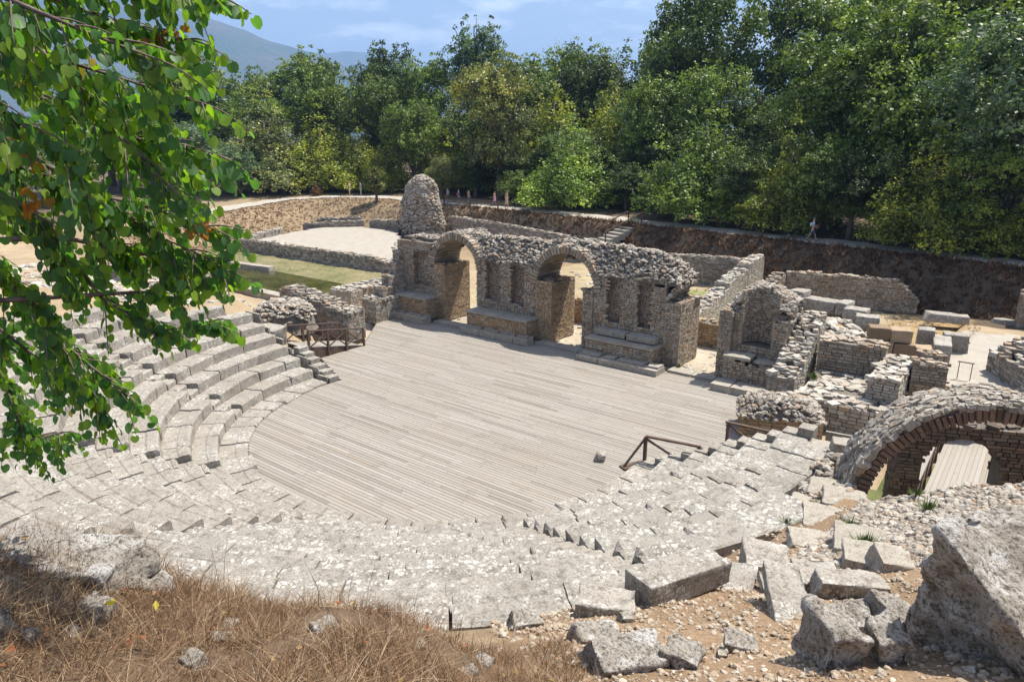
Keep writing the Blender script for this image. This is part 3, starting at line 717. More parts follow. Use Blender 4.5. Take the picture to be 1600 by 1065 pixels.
    # rubble core standing above the facing
    def crest(x): return np.interp(x, [-14.9, -14.2, -12.5, -11.4, -10.1, -8.6, -7.2, -5.5, -4.2, -2.6, -1, 1.2, 2.8, 3.5, 3.8], [4.4, 4.75, 4.7, 5.1, 5.42, 5.15, 5.25, 5.2, 5.2, 5.5, 5.35, 5.3, 5.15, 4.7, 3.9])
    def rub(x, y):
        t = (y - FY) / (BY - FY); c = crest(x)
        near = min([abs(x - q[0]) - (q[1] + .35) for q in ARCHES])
        f = np.interp(t, [0, .04, .4, .7, 1], [4.0, 4.1, c, c - .05, 4.2])
        for cx, r, sp in ARCHES:
            if abs(x - cx) < r + .38:
                e = sp + math.sqrt((r + .38) ** 2 - (x - cx) ** 2)
                f = max(f, e - .05 + .1 * t) if t < .95 else f
        return f + .14 * fbm(x, y, 0, 1.4, 3)
    g = MB(); xs = np.arange(-14.85, 3.75, .17); ys = np.linspace(FY + .03, BY - .03, 12)
    for x in xs:
        for y in ys: g.v.append((x, y, rub(x, y) - .04))
    nb = len(g.v)
    for x in xs:
        for y in ys: g.v.append((x, y, 3.9))
    ny = len(ys)
    for i in range(len(xs) - 1):
        for j in range(ny - 1):
            if in_arch(xs[i] + .08, 3.9, .3): pass
            g.f.append((i * ny + j, (i + 1) * ny + j, (i + 1) * ny + j + 1, i * ny + j + 1)); g.t.append(RNG.random())
    for i in range(len(xs) - 1):
        for j in (0, ny - 1):
            a, b = i * ny + j, (i + 1) * ny + j
            if j == 0 and in_arch(xs[i] + .08, 3.95, .25): continue
            if j and in_arch(xs[i] + .08, 3.95, .25): continue
            g.f.append((a, b, nb + b, nb + a)); g.t.append(.3)
    g.build('rubble_core', M_MORTAR, root)
    mb = MB()
    for _ in range(5600):
        x = RNG.uniform(-14.9, 3.75); y = RNG.uniform(FY + .02, BY - .02); z = rub(x, y); s = RNG.uniform(.05, .115) * (1.35 if RNG.random() < .1 else 1); a = RNG.uniform(0, 6.28); k = RNG.uniform(-.5, .5)
        mb.stone((x, y, z + RNG.uniform(-.05, .05)), (s * math.cos(a) * 1.25, s * math.sin(a) * 1.25, s * k), (-s * math.sin(a), s * math.cos(a), s * RNG.uniform(-.5, .5)), (-s * .3 * k, 0, s * .6), .28)
    for _ in range(220):
        t = RNG.random(); y = RNG.uniform(FY + .0, BY); s = RNG.uniform(.07, .13); a = RNG.uniform(0, 6.28)
        mb.stone((3.12 + .66 * t, y, 3.2 + .75 * t), (s * math.cos(a), s * math.sin(a), s * .8), (-s * math.sin(a), s * math.cos(a), 0), (s * .5, 0, s * .5), .28)
    mb.build('rubble_top', M_RUBBLE, root)
    # podiums with stone tops and stepped plinths in front
    for (a, b, zt, y0, pa, pb, py, pz, mt) in ((-14.15, -11.55, 1.46, 10.42, -14.25, -11.35, 9.95, .40, M_OCHRE), (-8.35, -4.2, 1.26, 10.4, -8.55, -3.85, 10.02, .36, M_OCHRE), (-.5, 3.12, 1.06, 10.42, -.62, 3.75, 9.72, .27, M_BRICK)):
        mb, cr_ = MB(), MB(); wall(mb, cr_, (a, y0), (b, y0), FY - y0 - .04, .2, [(0, zt - .1), (b - a, zt - .1)], .105, .14, .34, top=.3, amp=.01, dens=.2, back=False)
        p = mb.build('podium', mt, root); q = cr_.build('podium_core', M_MORTAR, p); q.matrix_parent_inverse = Matrix.Identity(4)
        mb = MB(); x = a - .06
        while x < b + .05:
            e = min(x + RNG.uniform(.9, 1.6), b + .06); mb.stone(((x + e) / 2, (y0 + FY) / 2 - .05, zt - .05), ((e - x) / 2 - .004, 0, 0), (0, (FY - y0) / 2 + .03, 0), (0, 0, .05), .02); x = e
        mb.build('podium_slab', M_SLAB, root)
        mb = MB(); x = pa
        while x < pb - .05:
            e = min(x + RNG.uniform(.8, 1.7), pb); mb.stone(((x + e) / 2, (py + y0) / 2 + .1, pz / 2), ((e - x) / 2 - .006, 0, 0), (0, (y0 - py) / 2 + .1, 0), (0, 0, pz / 2 + RNG.uniform(-.02, .02)), .03)
            mb.stone(((x + e) / 2 + .05, (py + y0) / 2 + .2, pz / 2 + .02), ((e - x) / 2 - .1, 0, 0), (0, (y0 - py) / 2 - .05, 0), (0, 0, pz / 2 + .09), .05); x = e
        mb.build('plinth', M_SLAB, root)
    mb = MB()                                             # upper ledge of the right podium
    for x0, x1, y in ((-.3, 1.35, 10.95), (1.42, 3.05, 10.85)): mb.stone(((x0 + x1) / 2, (y + FY) / 2, 1.26), ((x1 - x0) / 2, 0, 0), (0, (FY - y) / 2, 0), (0, 0, .14), .08)
    mb.build('podium_slab', M_SLAB, root)
    # thresholds between the podiums
    for a, b in ((-11.3, -8.6), (-3.8, -.65), (3.8, 6.55)):
        mb = MB(); x = a
        while x < b - .05:
            e = min(x + RNG.uniform(.8, 1.4), b); mb.stone(((x + e) / 2, 11.05, -.03), ((e - x) / 2 - .006, 0, 0), (0, .36, 0), (0, 0, .14), .03); x = e
        mb.build('threshold', M_SLAB, root)
    # stub of the side wall at the left end
    mb, cr_ = MB(), MB(); wall(mb, cr_, (-15.05, 8.55), (-13.85, 8.55), 3.0, -.05, [(0, 1.4), (1.2, 1.3)], .12, .16, .42, top=.3)
    for i, (y, z) in enumerate(((9.5, 1.9), (10.2, 2.5), (10.8, 3.2), (11.2, 3.9))): wall(mb, cr_, (-15.05, y), (-14.2 - .1 * i, y), 11.6 - y, 1.0, [(0, z), (1, z)], .12, .16, .4, top=.28)
    mb.build('side_stub', M_RUBBLE, root); cr_.build('mortar_core', M_MORTAR, root)
build_stage_wall()

# ------------------------------------------------------------------ niche block to the right of the stage wall
def build_niche_block():
    root = thing('ruined_niche_block', 'ruined block with a hollow curved niche and a long sloping side wall', 'ruined wall', (7.7, 12.2, 0))
    NX, NR, NY = 7.55, .66, 11.5
    mb, core = MB(), MB()
    wall(mb, core, (5.92, 11.2), (6.5, 11.2), 2.0, .0, [(0, 3.2), (.58, 3.2)], .105, .15, .34, top=.3, amp=.02, flat=.2)
    wall(mb, core, (6.52, 11.45), (6.9, 11.45), 1.6, .0, [(0, 3.1), (.4, 3.1)], .105, .15, .3, top=.28, amp=.02, flat=.2)
    wall(mb, core, (8.2, 11.45), (8.8, 11.45), 1.6, .0, [(0, 2.95), (.6, 3.05)], .105, .15, .34, top=.3, amp=.02, flat=.2)
    face(mb, (6.9, 11.48), (8.2, 11.48), (0, -1), .0, lambda s: 1.75, .105, .15, .34); core.box(6.88, 8.22, 11.53, 13.1, -.1, 1.72, .3)
    mb.build('flank_piers', M_BRICK, root)
    mb = MB(); z = 1.75                                                  # curved back of the niche
    while z < 4.05:
        h = .10 * RNG.uniform(.85, 1.2); th = math.pi * RNG.uniform(0, .08)
        while th < math.pi:
            w_ = RNG.uniform(.14, .3) / NR; t = th + w_ / 2; rr = NR + RNG.uniform(0, .035)
            mb.stone((NX + (rr + .06) * math.cos(t), NY + .12 + (rr + .06) * math.sin(t), z + h / 2), (-math.sin(t) * w_ * NR / 2 * .94, math.cos(t) * w_ * NR / 2 * .94, 0), (math.cos(t) * .07, math.sin(t) * .07, 0), (0, 0, h / 2 - .008), .06); th += w_
        z += h
    mb.build('curved_niche', M_BRICK, root)
    for i in range(12):
        a0, a1 = math.pi * i / 12, math.pi * (i + 1) / 12; o_ = NR + .1; q = .98
        core.hexa([(NX + r * math.cos(t), NY + .12 + (r if r < 1 else r * .85) * math.sin(t), z) for z in (1.6, 3.4 if 1 < i < 10 else 2.9) for (t, r) in ((a0, o_), (a0, q), (a1, q), (a1, o_))], RNG.random())
    core.build('mortar_core', M_MORTAR, root)
    def hgt(x, y):
        d = math.hypot(x - NX, (y - 11.6)); t = math.hypot((x - NX) / 1.35, (y - 12.7) / .95)
        return 4.25 - .9 * max(0, t - .35) ** 1.3 + .1 * fbm(x, y, 2, 1.5, 3)
    mb = MB()
    for _ in range(1300):
        x, y = RNG.uniform(NX - 1.3, NX + 1.3), RNG.uniform(11.75, 13.4)
        if math.hypot(x - NX, y - NY - .12) < NR + .06: continue
        z = hgt(x, y)
        for zz in (z, z - RNG.uniform(.1, .9)):
            s = RNG.uniform(.06, .14); a = RNG.uniform(0, 6.28)
            mb.stone((x, y, zz), (s * 1.2 * math.cos(a), s * 1.2 * math.sin(a), s * RNG.uniform(-.4, .4)), (-s * math.sin(a), s * math.cos(a), s * RNG.uniform(-.4, .4)), (0, 0, s * .6), .28)
    mb.build('rubble_top', M_RUBBLE, root)
    mb, core = MB(), MB()
    wall(mb, core, (6.5, 10.62), (8.65, 10.62), .86, .1, [(0, 1.25), (.9, 1.2), (1.3, 1.0), (2.1, 1.05)], .105, .15, .34, top=.3, amp=.02, back=False)
    p = mb.build('podium', M_BRICK, root); q = core.build('podium_core', M_MORTAR, p); q.matrix_parent_inverse = Matrix.Identity(4)
    mb = MB(); mb.stone((7.05, 10.95, 1.34), (.62, 0, .01), (0, .45, 0), (0, 0, .06), .06); mb.stone((8.15, 11.15, 1.2), (.45, .03, 0), (0, .3, 0), (0, 0, .06), .08); mb.build('podium_slab', M_SLAB, root)
    mb = MB()
    for a, b in ((6.35, 7.2), (7.22, 8.7)): mb.stone(((a + b) / 2, 10.1, .14), ((b - a) / 2 - .01, 0, 0), (0, .5, 0), (0, 0, .17), .04)
    mb.build('plinth', M_SLAB, root)
    mb, core = MB(), MB()                                                # long side wall falling towards the stage
    P0, P1 = (9.9, 9.35), (9.75, 13.9)
    wall(mb, core, P0, P1, 1.05, -.05, [(0, 1.3), (.9, 1.5), (2.2, 2.0), (3.2, 2.6), (4.6, 3.1)], .085, .14, .3, top=.34, amp=.1, flat=.35, dens=1.3)
    mb.build('sloping_wall', M_PALE, root); core.build('mortar_core', M_MORTAR, root)
build_niche_block()

# ------------------------------------------------------------------ other ruined walls
make_wall('low_stone_wall', 'low ochre wall of small stones seen through the stage wall doorways', 'ruined wall', [((-11.5, 16.3), (5.3, 16.0), .75, -.05, [(0, 1.2), (9, 1.3), (16.8, 1.2)])], M_OCHRE, top=.45, flat=.25, amp=.04)
make_wall('ruined_room_wall', 'grey room wall behind the stage wall, sunlit along its rough top', 'ruined wall', [((-9.5, 29.8), (.35, 32.4), .8, -.05, [(0, 1.6), (4, 2.05), (10, 2.0)])], M_RUBBLE, course=.13)
make_wall('stepped_wall', 'long wall stepping down from the dark bank to the stage ruins', 'ruined wall', [((2.55, 16.9), (1.75, 23.5), 1.0, -.05, [(0, 1.25), (3, 1.4), (6.5, 1.6)]), ((1.7, 23.6), (1.1, 28.6), .95, -.05, [(0, 1.85), (5, 2.0)]), ((1.1, 28.7), (.5, 33.6), .85, -.05, [(0, 2.3), (4.5, 2.3), (5, 1.6)])], M_PALE, top=.36, amp=.05)
make_wall('long_brick_wall', 'long wall of regular small blocks standing before the dark bank, broken at its right end', 'ruined wall', [((3.4, 29.5), (11.1, 30.6), .75, .0, [(0, 1.95), (6.5, 1.95), (6.9, 1.6), (7.3, 1.2), (7.75, .7)]), ((3.3, 26.6), (3.36, 29.45), .9, .0, [(0, 1.2), (2.9, 1.9)])], M_BRICK, top=.3, course=.13)
def ashlar(root, specs, mat=M_BLOCK, name='ashlar_block'):
    for i, (p0, p1, t, z0, z1) in enumerate(specs):
        p0, p1 = np.array(p0, float), np.array(p1, float); d = p1 - p0; d /= np.hypot(*d); n = np.array([-d[1], d[0]]) * t; q = [p0, p1, p1 + n, p0 + n]
        block_mesh([(*a, z0) for a in q] + [(*a, z1) for a in q], name, mat, root, 4, .03, .05, 3, i + len(specs) * 3)
r = make_wall('block_topped_wall', 'broken rubble wall carrying a row of big pale squared blocks', 'ruined wall', [((5.9, 19.6), (10.1, 18.9), .9, .0, [(0, 2.1), (4, 1.9)])], M_BRICK, course=.15)
ashlar(r, [((6.5, 19.25), (7.3, 19.12), 1.0, 2.1, 2.85), ((7.32, 19.1), (8.95, 18.85), .9, 1.95, 2.55), ((8.97, 18.8), (9.5, 18.72), 1.1, 1.95, 2.6), ((9.45, 18.35), (10.5, 18.3), .9, 1.75, 2.45)])
r = make_wall('ashlar_wall', 'wall of large squared ochre blocks in two courses beside the pale gravel path', 'ruined wall', [((11.4, 15.6), (14.0, 16.6), .9, .9, [(0, 1.2), (2.6, 1.15)])], M_OCHRE)
ashlar(r, [((11.35, 15.3), (12.3, 15.6), .9, 1.2, 1.8), ((12.32, 15.6), (13.15, 15.9), .9, 1.2, 1.75), ((13.17, 15.9), (14.15, 16.25), .9, 1.1, 1.62), ((11.3, 15.35), (12.1, 15.62), .85, 1.82, 2.4), ((12.12, 15.65), (12.95, 15.95), .8, 1.78, 2.35)], M_OCHRE)
ashlar(r, [((13.75, 16.2), (14.45, 16.3), 1.9, 1.0, 1.85), ((13.9, 18.2), (14.9, 18.4), .7, .7, 1.9), ((10.3, 17.2), (11.3, 17.4), .8, 1.7, 2.4), ((12.9, 17.6), (13.6, 17.7), .8, 1.2, 2.1)])
make_wall('terrace_wall', 'brown brickwork wall closing the paved terrace on its far side', 'ruined wall', [((10.05, 11.95), (12.55, 12.2), 1.2, 1.0, [(0, 2.3), (2.5, 2.35)])], M_BRICK, top=.4, flat=.25)
make_wall('broad_wall', 'broad flat topped wall with a pale stone top along the right of the terrace', 'ruined wall', [((12.55, 9.2), (13.6, 9.2), 3.6, -.6, [(0, 2.0), (1.05, 2.0)])], M_PALE, top=.34, flat=.22, amp=.05)
make_wall('end_wall', 'shaded tall end wall of small bricks standing behind the brick arch', 'ruined wall', [((13.7, 11.0), (14.85, 11.2), .65, -1.0, [(0, 2.35), (1.15, 2.3)]), ((13.65, 13.2), (14.6, 13.5), .6, .8, [(0, 2.1), (1, 2.1)])], M_BRICK)
make_wall('low_shaded_wall', 'low dark wall ending near the thin metal stand', 'ruined wall', [((14.95, 11.7), (16.2, 12.2), .8, -1.0, [(0, 1.25), (1.3, 1.0)])], M_BRICK)
r = make_wall('paved_terrace', 'raised terrace with a floor of irregular pale flagstones', 'terrace', [((10.35, 7.95), (13.62, 8.1), 3.9, -.1, [(0, 1.08), (3.3, 1.1)])], M_PALE, top=.42, flat=.10, amp=.02, course=.14)
def rubble_block():
    root = thing('rubble_topped_block', 'squat ochre block with a thick crust of loose rubble beside the stage floor', 'ruined wall', (10.4, 6.8, 0))
    mb, core = MB(), MB(); wall(mb, core, (9.15, 5.5), (11.8, 6.5), 1.7, -.4, [(0, .85), (2.8, .8)], .13, .2, .5, top=.3); mb.build('stonework', M_OCHRE, root); core.build('mortar_core', M_MORTAR, root)
    mb = MB(); d = np.array([.935, .353]); n = np.array([-.353, .935])
    g = MB()
    def hh(s, q): return .8 + .62 * (1 - abs(2 * s / 2.85 - 1) ** 4) * (1 - abs(2 * q / 1.75 - 1) ** 3) + .1 * fbm(s, q, 4, 1.6, 3)
    for i in range(20):
        for j in range(13): s, q = 2.85 * i / 19, 1.75 * j / 12; p = np.array([9.14, 5.47]) + d * s + n * q; g.v.append((p[0], p[1], hh(s, q) - .05))
    for i in range(19):
        for j in range(12): g.f.append((i * 13 + j, (i + 1) * 13 + j, (i + 1) * 13 + j + 1, i * 13 + j + 1)); g.t.append(RNG.random())
    g.build('rubble_core', M_MORTAR, root)
    for _ in range(700):
        s, q = RNG.uniform(-.03, 2.88), RNG.uniform(-.03, 1.78); p = np.array([9.14, 5.47]) + d * s + n * q; z = RNG.uniform(.05, .13); a = RNG.uniform(0, 6.28)
        mb.stone((p[0], p[1], hh(s, q)), (z * 1.2 * math.cos(a), z * 1.2 * math.sin(a), z * RNG.uniform(-.4, .4)), (-z * math.sin(a), z * math.cos(a), z * RNG.uniform(-.4, .4)), (0, 0, z * .65), .28)
    mb.build('rubble_crust', M_RUBBLE, root)
rubble_block()
def heap(name, label, cx, cy, rx, ry, z0, h, n, smin=.07, smax=.22, mat=M_PALE, rot=0, soil=True, pw=1.5):
    root = thing(name, label, 'rubble', (cx, cy, z0)); c, s = math.cos(rot), math.sin(rot)
    def hh(u, v): return z0 + h * max(0, 1 - (u * u + v * v)) ** (1 / pw) + .06 * h * fbm(u * 3, v * 3, 1, 1.5, 3)
    g = MB(); K = 14
    for i in range(K + 1):
        for j in range(24):
            r_ = i / K * 1.08; a = j / 24 * 6.283; u, v = r_ * math.cos(a), r_ * math.sin(a); x, y = u * rx, v * ry; g.v.append((cx + c * x - s * y, cy + s * x + c * y, hh(u, v) - (.05 if r_ < 1 else .4)))
    for i in range(K):
        for j in range(24): g.f.append((i * 24 + j, (i + 1) * 24 + j, (i + 1) * 24 + (j + 1) % 24, i * 24 + (j + 1) % 24)); g.t.append(RNG.random())
    g.build('earth_core', M_SOIL if soil else M_MORTAR, root, smooth=True)
    mb = MB()
    for _ in range(n):
        a, q = RNG.uniform(0, 6.283), math.sqrt(RNG.random()); u, v = q * math.cos(a), q * math.sin(a); x, y = u * rx, v * ry; z = RNG.uniform(smin, smax) * RNG.uniform(.6, 1); b = RNG.uniform(0, 6.28)
        mb.stone((cx + c * x - s * y, cy + s * x + c * y, hh(u, v) + z * .1), (z * 1.25 * math.cos(b), z * 1.25 * math.sin(b), z * RNG.uniform(-.35, .35)), (-z * math.sin(b), z * math.cos(b), z * RNG.uniform(-.35, .35)), (0, 0, z * .55), .24)
    mb.build('rubble_stones', mat, root); return root
M_SOIL = mat_simple('orange_soil', (.30, .19, .10), (.40, .28, .16), 3, bump=.6, dist=.04, speck=20)
heap('rubble_heap', 'heap of tumbled stones and orange earth below the row of big squared blocks', 9.3, 16.4, 2.2, 2.6, .9, 1.25, 330, .1, .3)
make_wall('leaning_wall', 'sloping ruined wall running down to the ramp at the left of the stage floor', 'ruined wall', [((-17.4, 4.55), (-12.35, 5.25), 1.35, -.2, [(0, 2.35), (1.5, 2.15), (4, 1.6), (5.1, 1.4)])], M_RUBBLE, top=.32, amp=.1)
make_wall('pond_side_wall', 'low squared wall between the green pond and the stage wall', 'ruined wall', [((-20.5, 10.5), (-18.6, 10.6), 4.6, -.4, [(0, .95), (2, .95)])], M_PALE, top=.42, flat=.25)
heap('rubble_mass', 'rounded mass of cemented rubble above the ramp railings', -14.6, 2.9, 1.6, 1.5, 1.15, 1.15, 420, .08, .2, M_RUBBLE, .2, False, 3)
r = make_wall('court_wall', 'dark fronted retaining wall along the near side of the pale gravel court', 'ruined wall', [((-46.4, 20.0), (-31, 20.2), .8, -.5, [(0, 1.0), (15, 1.0)]), ((-31, 20.2), (-24.8, 20.6), .9, -.5, [(0, 1.0), (3, .95), (6.2, .5)])], M_RUBBLE, course=.16, lo=.22, hi=.5, top=.4)
make_wall('court_side_wall', 'low broken wall along the left edge of the gravel court', 'ruined wall', [((-46.6, 20.9), (-49.2, 27), .7, .2, [(0, 1.05), (6.5, 1.2)])], M_PALE, top=.4)
make_wall('court_far_wall', 'double line of low rubble at the far left corner of the gravel court', 'ruined wall', [((-50.5, 30.5), (-46.0, 35.6), .7, .2, [(0, 1.2), (6.5, 1.45)]), ((-51.8, 33.5), (-47.8, 36.8), .7, .6, [(0, 1.5), (4.5, 1.6)])], M_RUBBLE, top=.4)
make_wall('court_back_wall', 'straight low wall at the back of the gravel court, left of the rubble tower', 'ruined wall', [((-45.8, 36.2), (-41.2, 36.4), .7, .3, [(0, 1.5), (4.5, 1.7)])], M_RUBBLE, top=.35)
heap('rubble_strip', 'loose strip of rubble between the gravel court and the rubble tower', -31.5, 27.6, 5.2, 1.0, .3, .75, 260, .12, .32, M_PALE, 2.3)
make_wall('bank_wall', 'long shaded retaining wall under the walking path behind the stage wall', 'retaining wall', [((-36, 39.3), (-19, 37.6), 1.0, -.1, [(0, 2.2), (8, 2.0), (17, 1.5)])], M_RUBBLE, course=.17, lo=.25, hi=.6, top=.4)
make_wall('curved_low_wall', 'curving low wall with a sunlit top at the foot of the outdoor steps', 'ruined wall', [((-20.5, 33.2), (-17.6, 33.6), .9, -.1, [(0, 1.2), (3, 1.5)]), ((-17.6, 33.6), (-15.2, 35.2), .9, -.1, [(0, 1.5), (2.8, 1.8)])], M_PALE, top=.4)
for nm, lb, a, b, t, z in (('fallen_wall', 'low tumbled wall half hidden by the heart shaped leaves, near the pond', (-33.5, 4.6), (-27.5, 5.2), 1.2, 2.2), ('fallen_wall', 'broken line of wall stones on the slope left of the upper seats', (-30, -2.2), (-22.5, -.8), .8, 3.5), ('fallen_wall', 'short tumbled wall stub on the bare slope above the rubble mass', (-23.2, .8), (-19.6, 1.2), .9, 3.1)):
    make_wall(nm, lb, 'ruined wall', [(a, b, t, z - 1.2, [(0, z - .15), (3, z + .15), (8, z)])], M_RUBBLE, top=.35, amp=.15)
for i, (lb, a, b, t, z) in enumerate((('long pale kerb of stone between the lawn and the pond', (-45, 14.2), (-35, 15.6), .7, .12), ('short pale kerb of stone at the near end of the pond', (-31, 9.6), (-22.3, 9.4), .8, .12))):
    root = thing('stone_kerb', lb, 'kerb', (*a, 0)); a, b = np.array(a, float), np.array(b, float); d = b - a; Ln = np.hypot(*d); d /= Ln; q = 0
    mb = MB()
    while q < Ln:
        e = q + RNG.uniform(1.0, 1.8); c = a + d * (q + e) / 2; mb.stone((c[0], c[1], z - .2), (*(d * (e - q) / 2 * .99), 0), (-d[1] * t / 2, d[0] * t / 2, 0), (0, 0, .25), .04); q = e
    mb.build('kerb_stones', M_SLAB, root)
def tower():
    root = thing('rubble_tower', 'tall rounded pillar of bare rubble standing by the path beyond the stage wall', 'ruined tower', (-38.6, 37.6, .8)); cx, cy = -38.6, 37.6
    def rad(z, a): t = max(0, z) / 5.9; return (2.45 * (1 - .46 * t ** 1.3)) * (1 if t < .8 else math.sqrt(max(0, 1 - ((t - .8) / .2) ** 2)) * .98 + .02) * (1 + .07 * math.sin(a * 2 + 1) + .07 * math.sin(a * 3 + z)) + .34 * fbm(math.cos(a) * 2, math.sin(a) * 2, z, .8, 4)
    g, mb = MB(), MB()
    for i in range(23):
        for j in range(36): z, a = -1.2 + 7.1 * i / 22, j / 36 * 6.283; r_ = max(.02, rad(z, a) - .06); g.v.append((cx + r_ * math.cos(a), cy + r_ * math.sin(a) * .8, .8 + z))
    for i in range(22):
        for j in range(36): g.f.append((i * 36 + j, i * 36 + (j + 1) % 36, (i + 1) * 36 + (j + 1) % 36, (i + 1) * 36 + j)); g.t.append(RNG.random())
    g.build('mortar_core', M_MORTAR, root)
    for _ in range(4000):
        z = -1.1 + 7.0 * RNG.random(); a = RNG.uniform(0, 6.283); r_ = rad(z, a) + RNG.normal(0, .05); s = RNG.uniform(.07, .2); u = Vector((math.cos(a), math.sin(a) * .8, .25 + .6 * (z > 5.2))).normalized(); v = u.cross(Vector((0, 0, 1))).normalized(); w_ = v.cross(u)
        mb.stone((cx + r_ * math.cos(a), cy + r_ * math.sin(a) * .8, .8 + z), v * s * 1.25, w_ * s * .8, u * s * .7, .28)
    mb.build('rubble_stones', M_RUBBLE, root)
tower()
def steps():
    root = thing('outdoor_steps', 'pale outdoor steps climbing the bank to the walking path, with two handrails', 'steps', (-14.4, 37, 1.7))
    a, b = np.array([-14.9, 35.6]), np.array([-13.4, 39.6]); d = (b - a) / np.hypot(*(b - a)); n = np.array([-d[1], d[0]]); Ln = np.hypot(*(b - a))
    for i in range(7):
        c = a + d * (i + .5) * Ln / 7; z = 1.55 + (i + 1) * .215; mb = MB(); mb.stone((c[0], c[1], z - .3), (*(d * Ln / 14 * 1.05), 0), (*(n * .85), 0), (0, 0, .3), .03); mb.build('step', M_SLAB, root)
    for s in (-.9, .9):
        p, q = a + n * s, b + n * s; mb = MB(); mb.beam((*p, 2.65), (*q, 4.15), .09, .09); mb.build('handrail', M_RAIL, root)
        for f, z in ((0.02, 1.7), (.98, 3.1)): e = p + (q - p) * f; mb = MB(); mb.beam((*e, z - .5), (*e, z + 1.0), .09, .09); mb.build('post', M_RAIL, root)
steps()
def stand():
    root = thing('metal_stand', 'thin empty metal sign stand at the edge of the pale gravel path', 'sign stand', (15.15, 14.3, .95))
    for x in (14.95, 15.4): mb = MB(); mb.tube([(x, 14.3, .85), (x, 14.3, 1.75)], .018, 6); mb.build('leg', M_METAL, root)
    mb = MB(); mb.beam((14.88, 14.3, 1.77), (15.47, 14.3, 1.77), .12, .025); mb.build('top_plate', M_METAL, root)
stand()
make_wall('rubble_stump', 'thick stump of rubble wall at the right border beyond the brick arch', 'ruined wall', [((17.3, 13.2), (21, 15.0), 3.5, -.5, [(0, 1.9), (1.2, 2.6), (4, 2.8)])], M_RUBBLE, top=.4, amp=.2)
make_wall('brick_pier_stump', 'broken wall stub before the shaded bank at the right border', 'ruined wall', [((16.3, 28.8), (19.0, 29.2), 1.0, .2, [(0, 2.2), (3, 2.8)])], M_BRICK, top=.35, amp=.15)
for lb, c, s, rz in (('flat stone slab lying in dry grass at the foot of the dark bank', (13.0, 28.2, .55), (2.6, 1.0, .5), .25), ('thin grey slab lying farther right along the dark bank', (15.9, 29.6, .45), (1.9, .6, .3), .3)):
    tag(ang_rock(c, s, rz, (0, .03), int(s[0] * 9), .08, 'fallen_slab', M_BLOCK, .03, 4), lb, 'stone slab')

# ------------------------------------------------------------------ brick arch at the right
TH = .4; AD = np.array([math.cos(TH), math.sin(TH)]); AN = np.array([-math.sin(TH), math.cos(TH)])
def AP(s, q, z): p = np.array([14.5, -2.4]) + AD * s + AN * q; return (float(p[0]), float(p[1]), z)
M_INNER = mat_masonry('shade_toned_brick', (.09, .07, .055), (.17, .135, .105), (.24, .20, .16), (.25, .17, .11))  # brick colour darkened to paint in the deep shade behind the arch
def brick_arch():
    root = thing('brick_arch', 'big round brick arch with a thick back of small grey stones at the right border', 'arch', AP(2.65, .6, 1))
    cs, cz, R, D = 2.65, 2.39, 2.37, 1.15; mb = MB(); n = 62
    for i in range(n):
        t = math.pi * (i + .5) / n; hw = math.pi / n * .34; rl = .27 + RNG.uniform(-.03, .05); q0 = RNG.uniform(-.07, .0)
        for qa, qb in ((q0, .38), (.39, .78), (.79, D)):
            mb.hexa([AP(cs + r_ * math.cos(a), q, cz + r_ * math.sin(a)) for r_ in (R, R + rl) for (a, q) in ((t - hw, qa), (t + hw, qa), (t + hw, qb), (t - hw, qb))], RNG.random())
    mb.build('brick_ring', M_DARKBRICK, root)
    mb = MB()
    for i in range(50):
        a0, a1 = math.pi * i / 50, math.pi * (i + 1) / 50
        mb.hexa([AP(cs + r_ * math.cos(a), q, cz + r_ * math.sin(a)) for r_ in (R + .03, R + .36) for (a, q) in ((a0, .03), (a1, .03), (a1, D - .03), (a0, D - .03))], RNG.random())
    mb.build('mortar_core', M_MORTAR, root)
    mb = MB()
    for _ in range(2300):
        t = RNG.uniform(.02, math.pi - .02); q = RNG.uniform(-.04, D + .04); r_ = R + .36 + RNG.uniform(-.03, .05) + .04 * fbm(t * 4, q * 3, 1, 1.5, 3); s = RNG.uniform(.05, .10)
        u = Vector((AD[0] * math.cos(t), AD[1] * math.cos(t), math.sin(t))); v = Vector((-AD[0] * math.sin(t), -AD[1] * math.sin(t), math.cos(t))); w_ = Vector((*AN, 0))
        k = RNG.uniform(-.5, .5); v2 = v * math.cos(k) + w_ * math.sin(k); w2 = w_ * math.cos(k) - v * math.sin(k)
        mb.stone(AP(cs + r_ * math.cos(t), q, cz + r_ * math.sin(t)), v2 * s * 1.15, w2 * s * .85, u * s * RNG.uniform(.6, 1.15), .22 if RNG.random() < .6 else .14)
    mb.build('stone_back', M_ARCH, root)
brick_arch()
